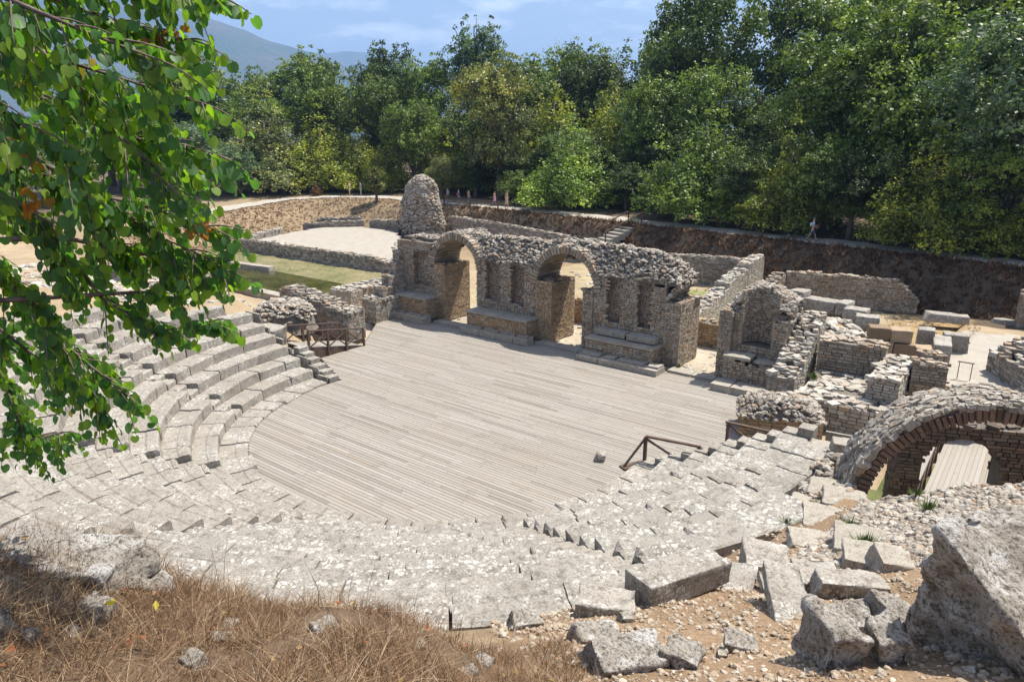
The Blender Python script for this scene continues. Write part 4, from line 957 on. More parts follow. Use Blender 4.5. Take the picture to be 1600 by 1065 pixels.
def inner_arch():
    root = thing('inner_arch_wall', 'dark inner wall pierced by a round opening onto the plank walk', 'ruined wall', AP(3.5, 4.3, -1))
    cs, cz, R, q0, q1 = 3.55, 1.75, .95, 4.0, 4.8; S0, S1, ZT = 1.95, 6.4, 3.12; mb, core = MB(), MB()
    def hole(s, z, e=0): return abs(s - cs) < R + e and z < cz + math.sqrt(max(0, (R + e) ** 2 - (s - cs) ** 2))
    a, b = AP(S0, q0, 0)[:2], AP(S1, q0, 0)[:2]
    face(mb, a, b, -AN, -1, lambda s: ZT, .105, .15, .36, skip=lambda s, z, h: hole(S0 + s, z, h * .6))
    a2, b2 = AP(S1, q1, 0)[:2], AP(S0, q1, 0)[:2]; face(mb, a2, b2, AN, -1, lambda s: ZT, .12, .2, .4, skip=lambda s, z, h: hole(S1 - s, z, h * .6))
    face(mb, AP(S0, q1, 0)[:2], AP(S0, q0, 0)[:2], -AD, -1, lambda s: ZT, .105, .15, .36)
    topstones(mb, a, b, -AN, q1 - q0, lambda s: ZT, .36, flat=.2)
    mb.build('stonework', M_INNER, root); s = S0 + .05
    while s < S1:
        e = s + .1; lo = -1.2; m = (s + e) / 2
        if abs(m - cs) < R + .02: lo = cz + math.sqrt(max(0, (R + .03) ** 2 - (m - cs) ** 2))
        core.hexa([AP(x, q, z) for z in (lo, ZT - .03) for (x, q) in ((s, q0 + .06), (e, q0 + .06), (e, q1 - .06), (s, q1 - .06))], RNG.random()); s = e
    core.build('mortar_core', M_MORTAR, root)
inner_arch()
def plank_walk():
    root = thing('plank_walk', 'pale wooden walkway seen through the round opening behind the brick arch', 'boardwalk', (16, 9, -.7)); mb = MB()
    for i in range(12): x = 15.15 + i * .152; mb.box(x, x + .145, 3.0, 17.0, -.72, -.68, .6 + .4 * RNG.random())
    mb.build('walk_boards', M_DECK, root)
    mb = MB(); mb.beam((15.05, 3.0, .3), (15.05, 17, .3), .14, .05); mb.build('handrail', M_DECK, root)
    for y in np.arange(3.2, 17, 1.3):
        mb = MB(); mb.box(15.0, 15.1, y, y + .1, -1, .28, .4); mb.build('post', M_RAIL, root)
        mb = MB(); mb.beam((15.05, y + .1, .2), (15.05, y + 1.3, -.6), .04, .05); mb.beam((15.07, y + .1, -.6), (15.07, y + 1.3, .2), .04, .05); mb.build('cross_brace', M_RAIL, root)
plank_walk()
sheet('marsh_grass', [(10.5, .9), (15, -.8), (19, -.5), (23, 12), (15.4, 12), (14.6, 6), (13.8, 4)], mat_simple('marsh_green', (.07, .10, .03), (.16, .16, .06), 1.5), dz=.05)

# ------------------------------------------------------------------ near rocks and slabs
def hexblock(P, lb, name, cat='stone block', mat=None, **kw):
    c = np.mean(P, axis=0); c[2] = min(p[2] for p in P)
    o = block_mesh(P, name, mat or M_BLOCK, None, kw.pop('cuts', 6), kw.pop('rough', .03), kw.pop('bev', .04), kw.pop('sc', 3), kw.pop('seed', len(lb)), tuple(c), **kw); return tag(o, lb, cat)
hexblock([(16.68, -11.89, 5.9), (17.75, -12.55, 6.3), (18.74, -8.36, 5.5), (16.63, -9.7, 5.3), (16.80, -12.40, 7.48), (17.58, -12.76, 6.85), (18.3, -10.6, 7.15), (17.0, -11.6, 7.42)], 'huge pointed grey boulder with a dark shaded face at the lower right', 'boulder', 'boulder', M_ROCK, cuts=44, rough=.06, bev=.03, sc=2.6, chip=.9, facet=.9)
hexblock([(13.5, -11.39, 4.79), (13.97, -11.59, 4.79), (14.51, -10.31, 4.79), (13.97, -10.21, 4.79), (13.5, -11.39, 5.16), (13.97, -11.59, 5.18), (14.51, -10.31, 5.12), (13.97, -10.21, 5.12)], 'large clean cut rectangular block tilted on the gravel at the edge of the seats', 'cut_block', M_BLOCK and 'stone block', M_BLOCK, cuts=10, rough=.016, bev=.018, facet=.4)
ROCKS = [
 ('weathered boulder at the left end of the seats, below the rubble mass', (-11.6, .9, 1), (1.1, .9, 1.5), .3, (.1, .1), 90, M_BLOCK),
 ('broken block between the seat ends and the rubble mass', (-13.0, .9, 1), (1.5, 1.0, 1.3), .1, (.05, .1), 93, M_BLOCK),
 ('low rough stone at the foot of the ramp behind the timber railing', (-10.75, .95, 1), (.8, .6, .7), .5, (.1, .0), 96, M_BLOCK),
 # label, centre, size, rot, tilt, seed, mat
 ('cracked block with a broken dark front lying left of the clean cut block', (13.55, -11.95, 4.86), (.85, .5, .30), .55, (.0, .06), 3, M_BLOCK),
 ('flat pale slab pushed under the clean cut block', (14.45, -10.1, 4.62), (.75, .95, .16), .3, (.05, -.08), 7, M_BLOCK),
 ('long grey slab lying in the gravel below the dirt walkway', (15.5, -11.25, 5.38), (.5, 1.35, .22), .45, (.1, -.05), 12, M_BLOCK),
 ('weathered block at the end of the upper seats with a pitted dark side', (14.45, -8.6, 4.3), (.75, 1.0, .42), .35, (0, .02), 14, M_BLOCK),
 ('squared block lying aslant on the dirt, right of the seats', (15.42, -9.75, 5.15), (.62, .75, .34), .5, (.06, .1), 21, M_BLOCK),
 ('brown sided block leaning on the squared block beside it', (15.85, -9.95, 5.22), (.9, .42, .34), .62, (-.06, .05), 22, M_BLOCK),
 ('pale broad slab set in the dirt below the green weeds', (15.42, -6.9, 4.38), (.85, 1.0, .2), .2, (.08, .0), 25, M_SLAB),
 ('grey slab sunk in the dirt, left of the pale broad slab', (14.65, -6.75, 3.95), (.85, .6, .14), .5, (.05, .05), 27, M_SLAB),
 ('pale rectangular block in front of the rubble slope', (15.75, -8.2, 4.75), (.62, .65, .36), .3, (.06, .0), 29, M_SLAB),
 ('pale block resting against the left of the pointed boulder, upper one', (16.1, -8.4, 4.95), (.5, .6, .4), .5, (.05, .1), 31, M_SLAB),
 ('white lit rock below the rubble, left of the pointed boulder', (16.55, -11.6, 5.95), (.46, .62, .5), .9, (.2, .15), 33, M_ROCK),
 ('smaller white wedge of rock behind the foremost rock', (16.22, -11.75, 5.85), (.4, .5, .45), .3, (.15, -.2), 35, M_ROCK),
 ('foremost pitted rock at the lower right border of the gravel', (16.25, -12.85, 6.2), (.52, .6, .62), .75, (.1, .1), 38, M_ROCK),
 ('upright grey rock wedged between the foremost rock and the pointed boulder', (16.62, -12.65, 6.22), (.36, .46, .55), .6, (.1, -.05), 41, M_ROCK),
 ('grey rock half sunk in the grass at the bottom edge, right of centre', (14.72, -13.65, 5.85), (.85, .55, .3), .9, (.12, .0), 44, M_ROCK),
 ('small white rock next to the sunken grey rock', (15.12, -13.35, 5.85), (.4, .36, .28), .2, (.1, .1), 46, M_ROCK),
 ('pale ridge of rock showing between grass and gravel', (14.05, -13.05, 5.4), (.6, .36, .24), .9, (.1, .1), 48, M_ROCK),
 ('flat grey rock embedded in the gravel slope', (15.42, -12.65, 5.88), (.36, .26, .16), .4, (.1, .1), 50, M_ROCK),
 ('small tan stone resting on the gravel slope', (15.36, -12.98, 5.98), (.13, .11, .12), .7, (.1, .1), 52, M_SLAB),
 ('small brown stone below the cracked block', (13.98, -12.25, 5.08), (.17, .15, .13), .7, (.1, .1), 54, M_BLOCK),
 ('low rock at the edge of the dry grass hump', (13.05, -12.95, 5.15), (.42, .3, .22), .9, (.1, .1), 56, M_ROCK),
 ('small rounded pale stone beside the slanting block', (15.18, -10.35, 5.18), (.17, .15, .13), .2, (0, 0), 58, M_SLAB),
 ('long rough stone lying in the dirt by the slanting block', (14.98, -10.1, 5.0), (.28, .7, .15), .5, (0, 0), 60, M_BLOCK),
 ('broad low boulder at the left border beneath the overhanging leaves', (11.75, -17.0, 7.0), (1.35, .7, .36), .5, (.0, .0), 62, M_ROCK),
 ('smaller low rock tucked against the broad boulder at the left border', (12.05, -16.6, 6.85), (.42, .3, .3), .5, (0, 0), 64, M_ROCK),
 ('white stone beside a yellow leaf in the dry grass', (12.62, -17.1, 7.52), (.24, .2, .16), .3, (0, 0), 66, M_ROCK),
 ('white stone at the lower left corner in the straw', (12.92, -17.72, 7.72), (.3, .22, .16), .3, (0, 0), 68, M_ROCK),
 ('small grey stone in the straw at the bottom edge', (13.42, -16.9, 7.45), (.17, .14, .12), .3, (0, 0), 70, M_ROCK),
 ('grey stone in the straw near the gravel', (13.72, -14.5, 6.3), (.22, .18, .14), .3, (0, 0), 72, M_ROCK),
]
for lb, c, s, rz, tl, sd, mt in ROCKS:
    c = (c[0], c[1], gz(c[0], c[1]) + s[2] * .2 if 'left border' not in lb else gz(c[0], c[1]) - .07)
    nm = 'slab' if 'slab' in lb else ('block' if 'block' in lb else ('boulder' if 'boulder' in lb else ('stone' if 'stone' in lb else 'rock')))
    cl = mt is M_ROCK
    tag(ang_rock(c, s, rz, tl, sd, .12 if cl else .04, nm, mt, min(.055, min(s) * .15) if cl else .032, (10 if cl else 7) if max(s) > .4 else 5, 3.4 if max(s) > .4 else 6, min(s) * (.08 if cl else .06), 1. if cl else .5), lb, nm)
for i, (x, y) in enumerate(((12.95, -17.35), (13.1, -16.55), (13.35, -15.9), (12.85, -16.35), (13.75, -15.3), (13.05, -17.6), (13.95, -14.95), (12.35, -17.5))):
    sz = .09 + .05 * (i * 7 % 5) / 4; tag(ang_rock((x, y, gz(x, y) + .02), (sz * 1.4, sz, sz * .8), i * .7, (.1, .1), 120 + i, .1, 'stone', M_ROCK, .014, 4, 9, .012, .6), 'small pale stone half buried in the dry straw of the near slope', 'stone', 'small pale stones in the straw')
WALK = [  # flagstones of the dirt walkway at the right end of the seats
 ('flagstone at the far end of the dirt walkway, next to the rubble topped block', (13.2, .55, 2.5), (.95, .75, .22), .2),
 ('long narrow flagstone along the upper dirt walkway', (13.0, -1.3, 2.65), (.55, 1.5, .2), .1),
 ('wedge shaped flagstone midway along the dirt walkway', (13.9, -2.4, 2.95), (.8, 1.0, .16), .15),
 ('small bright flagstone at the bend of the dirt walkway', (13.75, -3.6, 3.05), (.65, .7, .1), .1),
 ('broad bright flagstone below the foot of the brick arch', (14.55, -3.5, 3.2), (1.0, .9, .1), .25),
 ('dull flagstone sunk in the middle of the dirt walkway', (14.5, -4.9, 3.55), (.9, 1.1, .1), .25),
 ('small left flagstone with green weeds by its edge', (13.35, -5.0, 3.15), (.5, .62, .14), .3),
 ('small right flagstone with green weeds by its edge', (13.85, -5.15, 3.32), (.5, .5, .16), .2),
 ('rough stone slab at the corner above the brick arch foot', (13.75, .2, 2.55), (.75, .6, .3), .3),
 ('big lichen covered slab at the top corner of the seats', (12.55, .3, 2.3), (1.5, 1.15, .34), .15)]
for i, (lb, c, s, rz) in enumerate(WALK):
    c = (c[0], c[1], gz(c[0], c[1]) + (-.02 if i not in (8, 9) else .08))
    tag(ang_rock(c, s, rz, (.04, .02), 80 + i * 3, .04, 'flagstone', M_SLAB if i < 9 else M_SEATL, .03, 6, 4, .03, .5), lb, 'flagstone')
def scatter_stones(name, n, reg, smin, smax, mat, flat=.55, lift=0, kind='stuff', sub=.3):
    mb = MB(); P = np.array([reg() for _ in range(n)]); Z = gza(P) + lift
    for (x, y), z in zip(P, Z):
        s = smin * (smax / smin) ** (RNG.random() ** 2.2); a = RNG.uniform(0, 6.28)
        mb.stone((x, y, z + s * .15), (s * 1.2 * math.cos(a), s * 1.2 * math.sin(a), s * RNG.uniform(-sub, sub)), (-s * math.sin(a), s * math.cos(a), s * RNG.uniform(-sub, sub)), (0, 0, s * flat), .24)
    return tag(mb.build(name, mat), kind=kind)
def polar(r0, r1, a0, a1):
    def f():
        r_, a = RNG.uniform(r0, r1), RAD(RNG.uniform(a0, a1)); return r_ * math.cos(a), r_ * math.sin(a)
    return f
def rect(x0, x1, y0, y1): return lambda: (RNG.uniform(x0, x1), RNG.uniform(y0, y1))
M_PEB = mat_masonry('gravel_pebbles', (.33, .25, .17), (.48, .40, .30), (.66, .59, .49), (.40, .26, .16), .88, 20)
scatter_stones('pebbles', 15000, polar(16.3, 23.0, -46, -27), .007, .04, M_PEB, .7)
scatter_stones('walkway_pebbles', 4000, polar(13.5, 17, -32, -6), .008, .04, M_PEB, .7)
scatter_stones('rubble_slope', 12000, lambda: (lambda q: (15.0 + q[0] * 4.5 - .35 * (1 - q[1]), -8.4 + 5.9 * q[1]))(RNG.random(2)), .025, .085, M_ARCH, .7, -.01, sub=.2)
scatter_stones('ruin_rubble', 1500, rect(-34, -14.5, -6, 4.6), .06, .35, M_PALE, .5, sub=.15)
scatter_stones('arch_foot_rubble', 650, lambda: (RNG.uniform(13.3, 15.1), RNG.uniform(-3.4, 1.8)), .03, .15, M_ARCH, .65, .0, sub=.2)
scatter_stones('court_rubble', 500, rect(-16, 12, 17, 30), .05, .22, M_PALE, .5)
scatter_stones('doorway_stones', 350, rect(-12, 7, 11.6, 16), .04, .2, M_PALE, .3)

# ------------------------------------------------------------------ trees
def leaf_mesh(name, pos, nrm, size, tone, mat, asp=.62):
    """many small folded leaf quads in one mesh (numpy)"""
    n = len(pos); up = RNG.normal(0, 1, (n, 3)); t = np.cross(nrm, up); t /= np.linalg.norm(t, axis=1)[:, None] + 1e-9; b = np.cross(nrm, t)
    s = size[:, None]; V = np.stack([pos - t * s, pos + b * s * asp + nrm * s * .15, pos + t * s, pos - b * s * asp + nrm * s * .15], 1).reshape(-1, 3)
    me = bpy.data.meshes.new(name); me.vertices.add(4 * n); me.vertices.foreach_set('co', V.astype(np.float32).ravel())
    me.loops.add(4 * n); me.loops.foreach_set('vertex_index', np.arange(4 * n, dtype=np.int32)); me.polygons.add(n)
    me.polygons.foreach_set('loop_start', np.arange(0, 4 * n, 4, dtype=np.int32)); me.update(calc_edges=True)
    a = me.attributes.new('tone', 'FLOAT', 'FACE'); a.data.foreach_set('value', tone.astype(np.float32)); me.materials.append(mat); return me
def crown_lobes(kind, H, W, rr):
    lobes = []
    if kind == 'c':      # laurel: several pointed shoots of different height, skirted to the ground
        tips = [(0, 0, H)] + [(math.cos(a + q) * W * (.16 + .2 * (q > .1)), math.sin(a + q) * W * (.16 + .2 * (q > .1)), H * (rr.uniform(.62, .86) if q < .1 else rr.uniform(.34, .6))) for q in (0, .5) for a in np.arange(0, 6.28, 6.28 / 6)]
        for (x, y, h) in tips:
            k = 8
            for i in range(k):
                t = (i + .5) / k; r_ = W * .15 * (1 - t) ** .7 + .22; q = 2 if t < .5 else 1
                for _ in range(q): lobes.append((x * (1.15 - .25 * t) + rr.uniform(-.6, .6) * r_, y * (1.15 - .25 * t) + rr.uniform(-.6, .6) * r_, h * (.08 + .9 * t), r_ * rr.uniform(.75, 1.1)))
    else:
        z0 = .14 if kind == 'r' else .36; n = 30 if kind == 'r' else 26
        for i in range(n):
            u = rr.uniform(-1, 1); a = rr.uniform(0, 6.28); q = math.sqrt(1 - u * u); s = rr.uniform(.66, 1.04)
            wz = (1 - z0) / 2 * H; prof_ = 1.0 if u < .2 else 1.05
            r_ = W * rr.uniform(.10, .19) * (1 if kind == 'r' else .8)
            lobes.append((math.cos(a) * q * s * (W / 2 - r_) * prof_, math.sin(a) * q * s * (W / 2 - r_) * prof_, H * (z0 + 1) / 2 + u * s * (wz - r_ * .8), r_))
        for _ in range(9):
            a = rr.uniform(0, 6.28); q = rr.uniform(.05, .36) * W; zt_ = H * (z0 + 1) / 2 + math.sqrt(max(.02, 1 - (q / (W * .5)) ** 2)) * (1 - z0) / 2 * H
            for t in range(4): lobes.append((math.cos(a) * q, math.sin(a) * q, zt_ * (.80 + .075 * t), W * (.085 - .018 * t)))
        for _ in range(10): lobes.append((rr.uniform(-.2, .2) * W, rr.uniform(-.2, .2) * W, H * rr.uniform(z0 + .15, .8), W * .17))
    return lobes
def make_tree(name, kind, H, W, seed, nleaf, lsize):
    rr = random.Random(seed); lobes = crown_lobes(kind, H, W, rr); C = np.array([l[:3] for l in lobes]); R_ = np.array([l[3] for l in lobes])
    wgt = R_ ** 2; ks = RNG.choice(len(lobes), nleaf, p=wgt / wgt.sum())
    d = RNG.normal(0, 1, (nleaf, 3)); d[:, 2] = np.abs(d[:, 2]) * 1.0 - .15 * (RNG.random(nleaf) < .3); d /= np.linalg.norm(d, axis=1)[:, None]
    # twigs: leaves gather in small tufts on each lobe
    tuft = RNG.normal(0, 1, (len(lobes), 26, 3)); tuft[:, :, 2] = np.abs(tuft[:, :, 2]) * (1.1 if kind == 'c' else 1.) - .25 * (RNG.random((len(lobes), 26)) < .35); tuft /= np.linalg.norm(tuft, axis=2)[:, :, None]
    tl = RNG.uniform(.75, 1.4, (len(lobes), 26)); tk = RNG.integers(0, 26, nleaf); loose = RNG.random(nleaf) < .1
    dd = np.where(loose[:, None], d, tuft[ks, tk]); rad_ = np.where(loose, RNG.uniform(.6, 1.02, nleaf), tl[ks, tk] * RNG.uniform(.78, 1.02, nleaf))
    pos = C[ks] + dd * (R_[ks] * rad_)[:, None] + RNG.normal(0, 1, (nleaf, 3)) * (R_[ks] * .10)[:, None]
    if kind == 'c': pos[:, 2] += np.abs(RNG.normal(0, .25, nleaf)) * (RNG.random(nleaf) < .3)
    nr = dd * .7 + RNG.normal(0, .55, (nleaf, 3)) + np.array([0, 0, .25]); nr /= np.linalg.norm(nr, axis=1)[:, None]
    lt = RNG.uniform(.1, .85, len(lobes)); tt = RNG.normal(0, .1, (len(lobes), 26)); tone = np.clip(lt[ks] + tt[ks, tk] + RNG.normal(0, .14, nleaf), 0, 1)
    pos[:, 2] = np.maximum(pos[:, 2], .1)
    root = thing(name, 'x', 'tree', (0, 0, 0))
    cme = leaf_mesh('crown', pos, nr, RNG.uniform(.6, 1.2, nleaf) * lsize, tone, M_LEAF); c = bpy.data.objects.new('crown', cme); COL.objects.link(c); attach(c, root)
    mb = MB(); tr = H * .022 + .06; top = H * (.62 if kind == 'c' else .55); lean = rr.uniform(-.4, .4)
    mb.tube([(0, 0, -.6), (lean * .2, .05, H * .15), (lean * .6, .1, H * .35), (lean, 0, top)], [tr * 1.3, tr, tr * .8, tr * .35], 8)
    for i in range(9):
        q = lobes[rr.randrange(len(lobes))]; z = H * rr.uniform(.18, .5); f = z / top; p0 = Vector((lean * f, 0, z)); p1 = Vector(q[:3])
        mb.tube([p0, p0.lerp(p1, .5) + Vector((0, 0, .3)), p1], [tr * .45, tr * .3, .03], 5)
    mb.build('trunk', M_BARK, root, smooth=True); return root
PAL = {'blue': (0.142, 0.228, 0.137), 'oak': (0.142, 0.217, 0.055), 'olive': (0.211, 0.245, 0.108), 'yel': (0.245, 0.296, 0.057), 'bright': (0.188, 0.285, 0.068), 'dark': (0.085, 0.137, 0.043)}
PROTO = {'r': [make_tree('broadleaf_tree', 'r', 15, 12, 1, 24000, .155), make_tree('broadleaf_tree', 'r', 15, 12, 2, 24000, .155), make_tree('broadleaf_tree', 'r', 15, 12, 8, 24000, .155)],
         'c': [make_tree('laurel_tree', 'c', 13, 9, 3, 24000, .135), make_tree('laurel_tree', 'c', 13, 9, 4, 24000, .135), make_tree('laurel_tree', 'c', 13, 9, 9, 24000, .135)],
         'a': [make_tree('airy_tree', 'a', 16, 9, 5, 15000, .15)]}
PH = {'r': (15, 12), 'c': (13, 9), 'a': (16, 9)}
USED = set()
def plant(x, y, top, kind, W, col, label, group, rz=None, zb=None, v=None):
    n = (int(abs(x * 7 + y * 3)) if v is None else v) % len(PROTO[kind]); p = PROTO[kind][n]; z = Tz(x, y) - .1 if zb is None else zb; h0, w0 = PH[kind]
    s = (W / w0, W / w0, (top - z) / h0); rz = rz if rz is not None else RNG.uniform(0, 6.28)
    if (kind, n) not in USED: USED.add((kind, n)); r = p; r.location = (x, y, z); r.rotation_euler = (0, 0, rz); r.scale = s
    else: r = copy_thing(p, (x, y, z), rz, s)
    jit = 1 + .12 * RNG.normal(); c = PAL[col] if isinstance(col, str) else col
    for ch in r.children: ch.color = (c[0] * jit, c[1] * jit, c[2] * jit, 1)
    r['label'] = label; r['group'] = group; return r
W_ = 'trees of the wood behind the walking path'
TREES = [
 (-78.0, 32.4, 12.7, 'r', 12.3, 'blue', 'blue green small tree at the far left, just beside the overhanging leaves'),
 (-70.8, 35.0, 9.6, 'r', 9.4, 'blue', 'low pale blue green tree with thin bare stems left of the wooden signpost'),
 (-91.7, 42.9, 23.1, 'r', 18.2, 'oak', 'round topped tree standing highest at the left below the mountain'),
 (-72.6, 41.4, 19.0, 'c', 14.7, 'olive', 'broad olive green laurel behind the wooden signpost'),
 (-84.7, 59.0, 24.5, 'a', 16.3, 'oak', 'airy dark tree whose crown rises before the mountain, left of the sky gap'),
 (-67.7, 46.9, 17.2, 'c', 12.0, 'yel', 'yellow green laurel behind the dry brown shrub by the path'),
 (-62.3, 49.2, 14.9, 'c', 9.5, 'yel', 'yellow green pointed laurel directly behind the two standing visitors'),
 (-57.4, 49.5, 12.6, 'c', 7.2, 'yel', 'narrow yellow green laurel behind the young tree on the path edge'),
 (-54.8, 52.5, 15.2, 'r', 10.5, 'bright', 'bright green round tree behind the rubble tower'),
 (-69.2, 61.8, 24.0, 'r', 15.0, 'dark', 'dark broad tree right of the distant sky gap'),
 (-60.3, 62.3, 22.2, 'r', 13.2, 'oak', 'deep green tree between the bright round tree and the tall feathery tree'),
 (-54.9, 67.1, 27.3, 'a', 10.7, 'blue', 'tall feathery blue green tree rising alone into the sky, left of centre'),
 (-37.1, 49.5, 19.5, 'r', 12.5, 'olive', 'large grey olive tree above the group of walkers on the path'),
 (-25.0, 46.3, 14.6, 'c', 10.6, 'bright', 'sunlit pale green laurel pyramid in front of the dark wood, centre'),
 (-35.3, 58.0, 21.5, 'c', 12.5, 'yel', 'high yellow green laurel behind the grey olive tree'),
 (-27.0, 58.5, 21.5, 'c', 10.4, 'yel', 'high yellow green laurel with several tips above the pale pyramid'),
 (-27.0, 67.7, 22.5, 'c', 10.5, 'oak', 'darker laurel against the sky left of the great dark oak'),
 (-19.8, 65.7, 28.1, 'r', 15.9, 'dark', 'great dark oak reaching the top border right of centre'),
 (-9.0, 44.0, 16.6, 'c', 10.8, 'bright', 'sunlit green laurel right of centre with a small bush at its foot'),
 (-.6, 41.6, 13.6, 'c', 7.2, 'yel', 'slim yellow green laurel left of the walker in white'),
 (.6, 49.5, 20.4, 'r', 14.5, 'oak', 'large rounded oak behind the walker in white'),
 (-10.3, 67.1, 27.9, 'r', 15.5, 'oak', 'tall oak at the top border behind the sunlit laurel'),
 (6.9, 46.6, 20.6, 'r', 14.4, 'oak', 'wide oak filling the upper right of the wood'),
 (9.9, 38.4, 12.9, 'c', 7.8, 'yel', 'yellow tinged laurel low in front of the dark wood at the right'),
 (14.2, 40.5, 18.2, 'r', 13.0, 'blue', 'blue grey feathery oak in the upper right corner'),
 (-1.6, 75.6, 29.6, 'r', 19.2, 'bright', 'light green tree crown showing at the top border at the far back'),
 (15.9, 37.6, 9.6, 'c', 5.0, 'yel', 'yellow leaved laurel cut by the right border'),
]
for t in TREES: plant(*t, W_)
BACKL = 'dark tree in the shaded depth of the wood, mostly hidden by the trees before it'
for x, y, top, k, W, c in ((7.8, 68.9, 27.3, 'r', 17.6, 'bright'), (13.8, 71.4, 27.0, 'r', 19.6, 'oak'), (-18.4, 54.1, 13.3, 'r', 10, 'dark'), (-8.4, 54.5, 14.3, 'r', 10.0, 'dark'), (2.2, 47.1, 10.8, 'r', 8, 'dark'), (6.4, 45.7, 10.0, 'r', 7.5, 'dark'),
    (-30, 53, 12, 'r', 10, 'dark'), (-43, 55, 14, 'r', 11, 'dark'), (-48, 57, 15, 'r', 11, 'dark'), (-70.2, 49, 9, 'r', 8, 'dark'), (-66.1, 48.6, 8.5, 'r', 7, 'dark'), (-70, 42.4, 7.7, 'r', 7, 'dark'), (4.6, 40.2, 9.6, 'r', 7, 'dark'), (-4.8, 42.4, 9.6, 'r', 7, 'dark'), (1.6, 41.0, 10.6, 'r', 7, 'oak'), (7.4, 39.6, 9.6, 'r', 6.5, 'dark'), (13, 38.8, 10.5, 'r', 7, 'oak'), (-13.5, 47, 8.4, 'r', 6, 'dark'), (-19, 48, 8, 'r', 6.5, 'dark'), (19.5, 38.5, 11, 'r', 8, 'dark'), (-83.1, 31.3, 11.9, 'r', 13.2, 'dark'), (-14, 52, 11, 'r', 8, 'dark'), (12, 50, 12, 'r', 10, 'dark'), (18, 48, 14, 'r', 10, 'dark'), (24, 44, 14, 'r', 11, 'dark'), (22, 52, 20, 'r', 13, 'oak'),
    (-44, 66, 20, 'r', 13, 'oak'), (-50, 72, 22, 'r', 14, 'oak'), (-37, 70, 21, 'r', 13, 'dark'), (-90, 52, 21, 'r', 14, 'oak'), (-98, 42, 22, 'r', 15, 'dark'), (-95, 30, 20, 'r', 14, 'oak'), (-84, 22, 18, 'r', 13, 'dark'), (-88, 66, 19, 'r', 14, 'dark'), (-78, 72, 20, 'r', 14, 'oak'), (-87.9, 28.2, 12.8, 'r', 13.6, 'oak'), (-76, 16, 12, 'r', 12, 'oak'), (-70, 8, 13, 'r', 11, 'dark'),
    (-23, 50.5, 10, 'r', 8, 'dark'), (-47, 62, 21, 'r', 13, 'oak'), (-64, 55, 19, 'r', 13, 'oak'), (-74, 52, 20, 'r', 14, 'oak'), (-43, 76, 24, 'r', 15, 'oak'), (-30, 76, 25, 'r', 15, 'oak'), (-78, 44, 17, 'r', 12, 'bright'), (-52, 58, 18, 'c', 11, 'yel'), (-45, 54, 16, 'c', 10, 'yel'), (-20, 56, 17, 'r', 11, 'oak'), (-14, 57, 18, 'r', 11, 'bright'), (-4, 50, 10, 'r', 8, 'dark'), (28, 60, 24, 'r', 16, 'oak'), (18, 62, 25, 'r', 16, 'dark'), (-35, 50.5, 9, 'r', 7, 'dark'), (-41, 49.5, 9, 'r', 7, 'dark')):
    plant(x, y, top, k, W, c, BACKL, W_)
BUSH = 'bushes along the edge of the wood'
for x, y, top, W, c, lb in ((-13.6, 44.4, 7.2, 3.8, 'bright', 'small pale bush standing apart at the wood edge, right of the outdoor steps'), (-2.6, 40.6, 6.2, 4.0, 'yel', 'low sunlit bush at the foot of the slim laurel'),
    (12.2, 37.6, 5.8, 3.8, 'yel', 'low yellowish bush overhanging the path at the right'), (-44.5, 47.2, 8.4, 4.5, 'olive', 'greyish bush behind the rubble tower at the wood edge'), (-32.0, 46.0, 7.0, 5, 'bright', 'green bush below the large grey olive tree'), (-70.4, 37.9, 6.8, 5.7, 'blue', 'bluish shrub low beside the wooden signpost')):
    plant(x, y, top, 'r', W, c, lb, BUSH)
def small_tree():
    r = make_tree('young_tree', 'r', 4.4, 3.0, 31, 3500, .11); x, y = -49.6, 40.9; r.location = (x, y, Tz(x, y)); r['label'] = 'young slender tree with a round crown alone on the near edge of the path'
    for ch in r.children: ch.color = (.14, .165, .05, 1)
    r = make_tree('dry_shrub', 'c', 1.9, 1.1, 33, 900, .08); x, y = -63.2, 42.4; r.location = (x, y, Tz(x, y)); r['label'] = 'dry brown shrub by the path between the signpost and the two visitors'; r['category'] = 'shrub'
    for ch in r.children: ch.color = (.22, .12, .055, 1)
small_tree()

# ------------------------------------------------------------------ mountains
def ridge(name, pts, dist, depth, seed, base=-30):
    """a mountain range built at its real distance: pts = (bearing offset in metres along the range, crest height)"""
    f = Vector((-.61, .792, 0)); rt = Vector((.792, .61, 0)); o = Vector((CAMP.x, CAMP.y, 0)) + f * dist; m = MB(); xs = np.linspace(pts[0][0], pts[-1][0], 150); K = 26
    for x in xs:
        h = np.interp(x, [p[0] for p in pts], [p[1] for p in pts])
        for j in range(K):
            t = j / (K - 1); q = (t * 2 - 1) * depth; g = max(0, 1 - abs(t * 2 - 1) ** 1.25)
            p = o + rt * float(x) + f * q; n_ = fbm(p.x, p.y, seed, .0016, 6)
            z = base + (h - base) * g * (1 + .16 * n_ * (1 - g ** 4)) + 14 * fbm(p.x, p.y, seed + 3, .006, 4) * g
            m.v.append((p.x, p.y, z))
    for i in range(len(xs) - 1):
        for j in range(K - 1): m.f.append((i * K + j, (i + 1) * K + j, (i + 1) * K + j + 1, i * K + j + 1)); m.t.append(.5)
    return tag(m.build(name, M_MOUNT, smooth=True), kind='structure')
ridge('mountain', [(-4600, 700), (-3200, 800), (-2450, 800), (-2060, 760), (-1640, 640), (-1290, 520), (-1000, 440), (-800, 340), (-560, 200), (-200, 60), (600, 20)], 4000, 1500, 1)
ridge('mountain', [(-3000, 640), (-1900, 720), (-1300, 745), (-900, 690), (-600, 560), (-300, 480), (400, 300), (1500, 250)], 6600, 1600, 5)

